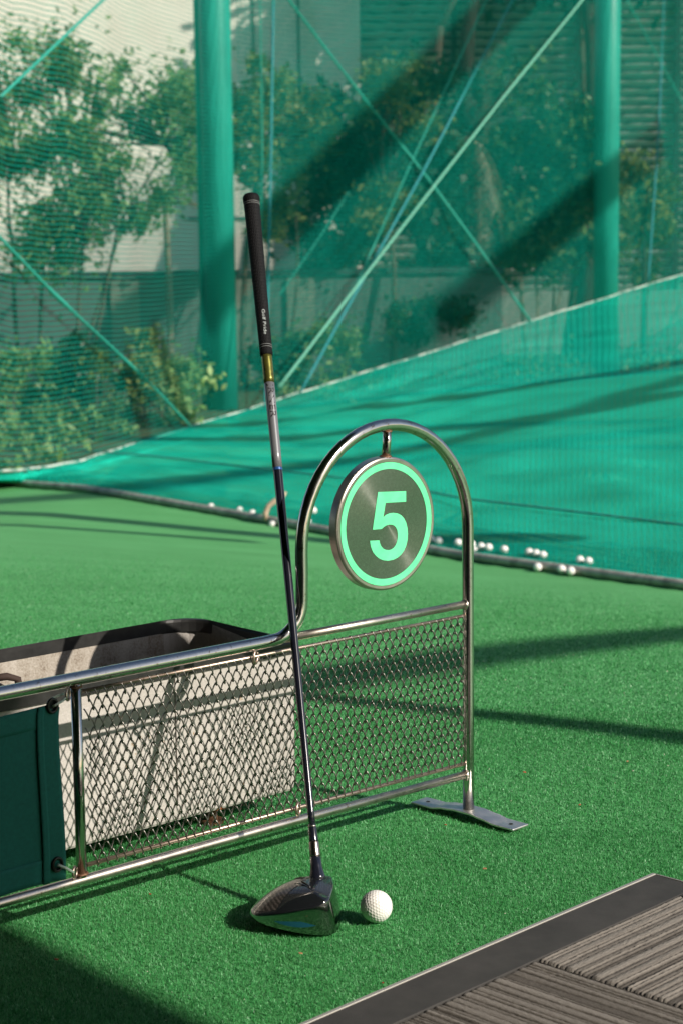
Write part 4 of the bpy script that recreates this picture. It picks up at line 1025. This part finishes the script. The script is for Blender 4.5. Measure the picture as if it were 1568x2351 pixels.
def build_back():
    mw = mat('render_wall', (.85, .78, .68), .85); lk(mw, ramp(mw, noise(mw, coords(mw), 1.3, 6, .7), [(.3, (.80, .73, .62)), (.7, (.90, .83, .72))]), bsdf(mw).inputs['Base Color'])
    mg = mat('panel_grey', (.34, .36, .33), .7)
    zc = 27.0
    a = at(-900, 900, zc); b_ = at(835, 900, zc)
    root = thing('cream_building', 'pale rendered building wall behind the trees on the left', 'building', Vector(((a.x+b_.x)/2, b_.y, -.66)))
    W1 = multi('wall', [boxd(Vector(((a.x+b_.x)/2, zc*1.0+1.5, 3.5)), X3*((b_.x-a.x)/2), Y3*1.5, Z3*4.3)], mw)
    p = at(785, 900, zc-.3); col = multi('corner_column', [boxd(Vector((p.x, p.y+.1, 3.5)), X3*(48/FPX*zc), Y3*.25, Z3*4.3)], mw)
    jm = mat('joint_dark', (.10, .12, .11), .8); js = []
    for y in (208, 500): q = at(600, y, zc-.1); js.append(boxd(Vector((q.x+.3, W1.location.y+zc-.012, q.z)), X3*1.35, Y3*.01, Z3*.022))
    for x in (590, 690, 745): q = at(x, 300, zc); js.append(boxd(Vector((q.x, zc-.012, 3.5)), X3*.018, Y3*.01, Z3*4.2))
    jt = multi('panel_joint', js, jm); adopt(root, W1, col, jt)
    # louvred block on the right
    a = at(838, 900, zc+.6); b2 = at(2600, 900, zc+.6); xc = (a.x+b2.x)/2; hx = (b2.x-a.x)/2
    root = thing('louvred_building', 'dark building with horizontal louvres behind the trees on the right', 'building', Vector((xc, zc+1, -.66)))
    md = mat('louvre_back', (.018, .028, .027), .8); ml = mat('louvre_slat', (.45, .48, .44), .5)
    W2 = multi('wall', [boxd(Vector((xc, zc+2.2, 3.5)), X3*hx, Y3*1.3, Z3*4.3)], md)
    sl = []; z0 = .35
    while z0 < 7:
        c = Vector((xc, zc+.75, z0)); sl.append(boxd(c, X3*hx, Y3*.03+Z3*-.034, Z3*.006+Y3*.005)); z0 += .125
    sp = multi('louvre_panel', sl, ml); base = multi('plinth', [boxd(Vector((xc, zc+.7, -.2)), X3*hx, Y3*.2, Z3*.5)], mg)
    ps = [multi('louvre_post', [boxd(Vector((at(x, 500, zc).x, zc+.66, 3.5)), X3*.04, Y3*.03, Z3*4.2)], md) for x in (1045, 1330, 1560)]
    adopt(root, W2, sp, base, *ps)
    # low wall with coping on the left half
    q0 = at(-500, 640, 22.6); q1 = at(1150, 640, 22.6); top = at(300, 628, 22.6).z; bot = -.66
    root = thing('low_wall', 'low grey-green garden wall with a dark coping behind the left pole', 'wall', Vector(((q0.x+q1.x)/2, q0.y, -.66)))
    mlw = mat('low_wall_render', (.13, .17, .155), .8); cw = mat('coping_dark', (.05, .08, .08), .7)
    Wl = multi('wall_body', [boxd(Vector(((q0.x+q1.x)/2, q0.y, (top+bot)/2-.02)), X3*((q1.x-q0.x)/2), Y3*.12, Z3*((top-bot)/2-.02))], mlw)
    cp = multi('coping', [boxd(Vector(((q0.x+q1.x)/2, q0.y, top)), X3*((q1.x-q0.x)/2+.03), Y3*.17, Z3*.035)], cw)
    pn = [multi('pier', [boxd(Vector((at(x, 640, 22.4).x, q0.y-.14, (top+bot)/2-.03)), X3*.17, Y3*.03, Z3*((top-bot)/2-.05))], mat('pier_pale', (.24, .26, .21), .8)) for x in (285, 545, 690)]
    adopt(root, Wl, cp, *pn)
build_back()
def bed():
    m = mat('planting_soil', (.06, .075, .035), .95); lk(m, ramp(m, noise(m, coords(m), 3, 6, .8), [(.35, (.03, .06, .02)), (.55, (.07, .11, .04)), (.7, (.15, .12, .08))]), bsdf(m).inputs['Base Color'])
    V = []; xs = np.linspace(-700, 2400, 40); Fc = []
    for x in xs:
        a = at(x, interp(x, ROPE_X, ROPE_Y), wz(x)+.1); d = Vector((a.x, a.y, 0)).normalized(); 
        V += [Vector((a.x, a.y, -.64)), Vector((a.x, a.y, -.64))+d*14]
    for i in range(len(xs)-1): Fc.append((2*i, 2*i+2, 2*i+3, 2*i+1))
    o = mesh_obj('planting_bed_ground', V, Fc, m); o['kind'] = 'structure'
    n = 9000; P = []
    cl = []
    for _ in range(160):
        x = random.uniform(-200, 1700); a = at(x, 900, wz(x)+random.uniform(.4, 4.5)); cl.append((Vector((a.x, a.y, -.60)), random.uniform(.12, .3)))
    g = leaves('ground_cover', cl, n, .04, M_LEAF); g['kind'] = 'stuff'; g['label'] = 'patchy green ground cover on the planting bed behind the net'; g['category'] = 'ground cover'
bed()

# ---------------------------------------------------------------- small debris on the turf
def debris():
    ml = mat('dry_leaf', (.42, .20, .10), .7); mr = mat('red_chip', (.38, .07, .03), .7)
    q = gnd(630, 1433, .0); V = []
    pts = [(0, 0, 0), (.018, .012, .010), (.045, .010, .006), (.060, 0, .014), (.045, -.012, .004), (.018, -.013, .012)]
    o = mesh_obj('dry_leaf', [Vector((q.x-.03, q.y, q.z+.008))+Vector(p)*1.5 for p in pts], [(0, 1, 5), (1, 2, 4, 5), (2, 3, 4)], ml); s = o.modifiers.new('t', 'SOLIDIFY'); s.thickness = .0008
    o.location = (0, 0, zg(q.x, q.y)); tag(o, 'curled orange-brown dry leaf on the turf behind the trough rim', 'leaf')
    tw = [(612, 1203), (610, 1185), (618, 1168), (632, 1158), (648, 1150), (657, 1137)]
    o = tube('curled_twig', [at(x, y, 10.85)+Z3*.02 for x, y in tw], [.012, .017, .015, .018, .015, .008], mat('twig_bark', (.50, .36, .26), .8), seg=8); tag(o, 'curled pale brown twig standing on the net pipe by the shaft', 'twig')
    spots = [(1112, 1997, 'reddish chip on open turf right of the ball, above the platform edge'), (1022, 1806 + 90, 'tiny reddish chip on the turf below the foot plate'), (1203, 1775, 'tiny red chip on the turf right of the foot plate'), (960, 2255, 'red-brown chip against the trim at the platform edge, left of centre'), (878, 2260, 'red-brown chip by the trim nearest the bottom'), (130, 2206, 'tiny red chip in the shaded lower left turf'), (690, 2152 + 40, 'tiny brown chip on the turf below the driver head'), (345, 1975 + 80, 'small brown chip under the bottom rail on the left'), (1330, 1850, 'tiny tan chip far right of the foot plate'), (1440, 1750, 'tiny tan chip near the right picture edge')]
    for i, (x, y, lab) in enumerate(spots):
        q = gnd(x, y, .009); r = random.Random(i); s = r.uniform(.0011, .0020)
        V = [Vector((q.x, q.y, .009))+Vector((s*1.5*math.cos(t)*r.uniform(.7, 1.2), s*math.sin(t)*r.uniform(.7, 1.2), r.uniform(0, .0012))) for t in np.linspace(0, 2*math.pi, 7)[:-1]]
        o = mesh_obj('bark_chip', V+[v_+Z3*.0012 for v_ in V], [tuple(reversed(range(6))), tuple(range(6, 12))]+[(k, (k+1) % 6, 6+(k+1) % 6, 6+k) for k in range(6)], mr if i % 3 else ml)
        tag(o, lab, 'chip', 'small chips scattered on the turf')
debris()
def grit():
    m = mat('pale_grit', (.5, .46, .38), .8); V = []; Fc = []; r = random.Random(9)
    while len(V) < 4*260:
        y = 1.8+r.random()**1.4*5; x = r.uniform(-.2*y-.1, .2*y+.1); z = zg(x, y)+.0055+r.uniform(0, .001); s = r.uniform(.0006, .0013)*(1 if y < 3 else 1.6)
        P1 = gnd(1500, 2008); e = (P1-gnd(700, 2351)).normalized(); q = Vector((e.y, -e.x, 0)); d = Vector((x, y, 0))-P1
        if d.dot(q) > -.003 and d.dot(e) < .01: continue
        o = len(V); a = r.random()*6
        V += [Vector((x+s*math.cos(a+k*2.1), y+s*math.sin(a+k*2.1), z)) for k in range(3)]+[Vector((x, y, z+s*.8))]
        Fc += [(o, o+1, o+3), (o+1, o+2, o+3), (o+2, o, o+3)]
    o = mesh_obj('turf_grit', V, Fc, m); o['kind'] = 'stuff'; o['label'] = 'tiny pale grit and fibre crumbs strewn over the turf'; o['category'] = 'grit'
grit()

# ---------------------------------------------------------------- unseen canopy added for shade and reflections (beside and behind the camera)
def build_shade_canopy():
    H = 2.6; root = thing('shade_canopy', 'unseen flat roof on posts added for its shadow and reflection, above and behind the viewer', 'canopy', fr(-3, -3, 0))
    ds = SH.dot(D); dn = SH.dot(N)      # shadow travel per metre of height
    mroof = mat('roof_dark', (.045, .045, .045), .7); mpost = mat('post_grey', (.25, .26, .25), .5)
    a1 = -.772 - ds*H  # roof edge placed so its shadow falls on the lower left turf
    slab = multi('roof_slab', [boxd(fr(a1-2.6, -4.0, H+.06), D*2.6, N*9, Z3*.06)], mroof)
    posts = [multi('post', [boxd(fr(a1-4.7, n_, H/2), D*.05, N*.05, Z3*(H/2))], mpost) for n_ in (-9, -4, 1, 4)]
    wall = multi('reflection_wall', [boxd(fr(a1-5.2, -4, H/2), D*.08, N*9, Z3*(H/2))], mat('reflection_wall_paint', (.05, .05, .045), .8))  # unseen dark wall added for the steel tubes to reflect
    adopt(root, slab, wall, *posts)
    # unseen bars added past the roof to throw soft shade bands on turf
    def hit(x, y):
        d = ray(x, y); t = 2.0
        while t < 30:
            p = CAM+d*t
            if p.z <= zg(p.x, p.y): return p
            t += .01
        return p
    def bar(g1, g2, h, r_, ext, lab, group='added overhead shade bars'):
        h1, h2 = h-g1.z, h-g2.z; p1 = g1-SH*h1; p2 = g2-SH*h2; d = p2-p1; p1 = p1-d*ext; p2 = p2+d*ext
        o = tube('shade_bar', [p1, p2], r_, mpost, seg=12); tag(o, lab, 'steel bar', group); return

        o_ = -Vector((SH.x, SH.y, 0))*h; p1 = g1+o_; p2 = g2+o_; d = (p2-p1); p1 = p1-d*ext; p2 = p2+d*ext; p1.z = p2.z = h
        o = tube('shade_bar', [p1, p2], r_, mpost, seg=12); tag(o, lab, 'steel bar', group)
    bar(hit(700, 1600), hit(1568, 1695), 3.2, .052, .6, 'thick added overhead shade bar nearest the tee, out to the right')
    bar(hit(760, 1555), hit(1568, 1455), 4.2, .075, .5, 'added overhead shade bar second from the tee, out to the right')
    bar(hit(0, 1205), hit(520, 1240), 3.0, .06, .1, 'short thin added overhead shade bar beside the third one, out to the right')
    bar(hit(0, 1178), hit(760, 1243), 3.0, .14, .5, 'added overhead shade bar third from the tee, out to the right')
    bar(wall_pt(1040, 120), wall_pt(560, 600), 9.5, .28, .25, 'wide high beam added for shade, slanting beside the net poles, out to the right', 'added high shade beams')  # this and the next beam only lay diagonal shade across the net
    bar(wall_pt(1420, 400), wall_pt(1080, 690), 9.5, .24, .2, 'second wide high beam added for shade, beside the net poles, out to the right', 'added high shade beams')
    bar(at(560, 985, 15.2), at(1568, 985, 14.5), 7.0, .13, .5, 'added overhead shade bar over the floor net, out to the right')  # last three bars added to cast dark bands over the floor net
    bar(at(600, 1050, 12.8), at(1568, 960, 16.0), 8.0, .12, .5, 'slanting added overhead shade bar over the floor net, out to the right')
    bar(at(500, 960, 16.5), at(1568, 905, 16.6), 9.0, .13, .4, 'farthest added overhead shade bar over the floor net, out to the right')
build_shade_canopy()
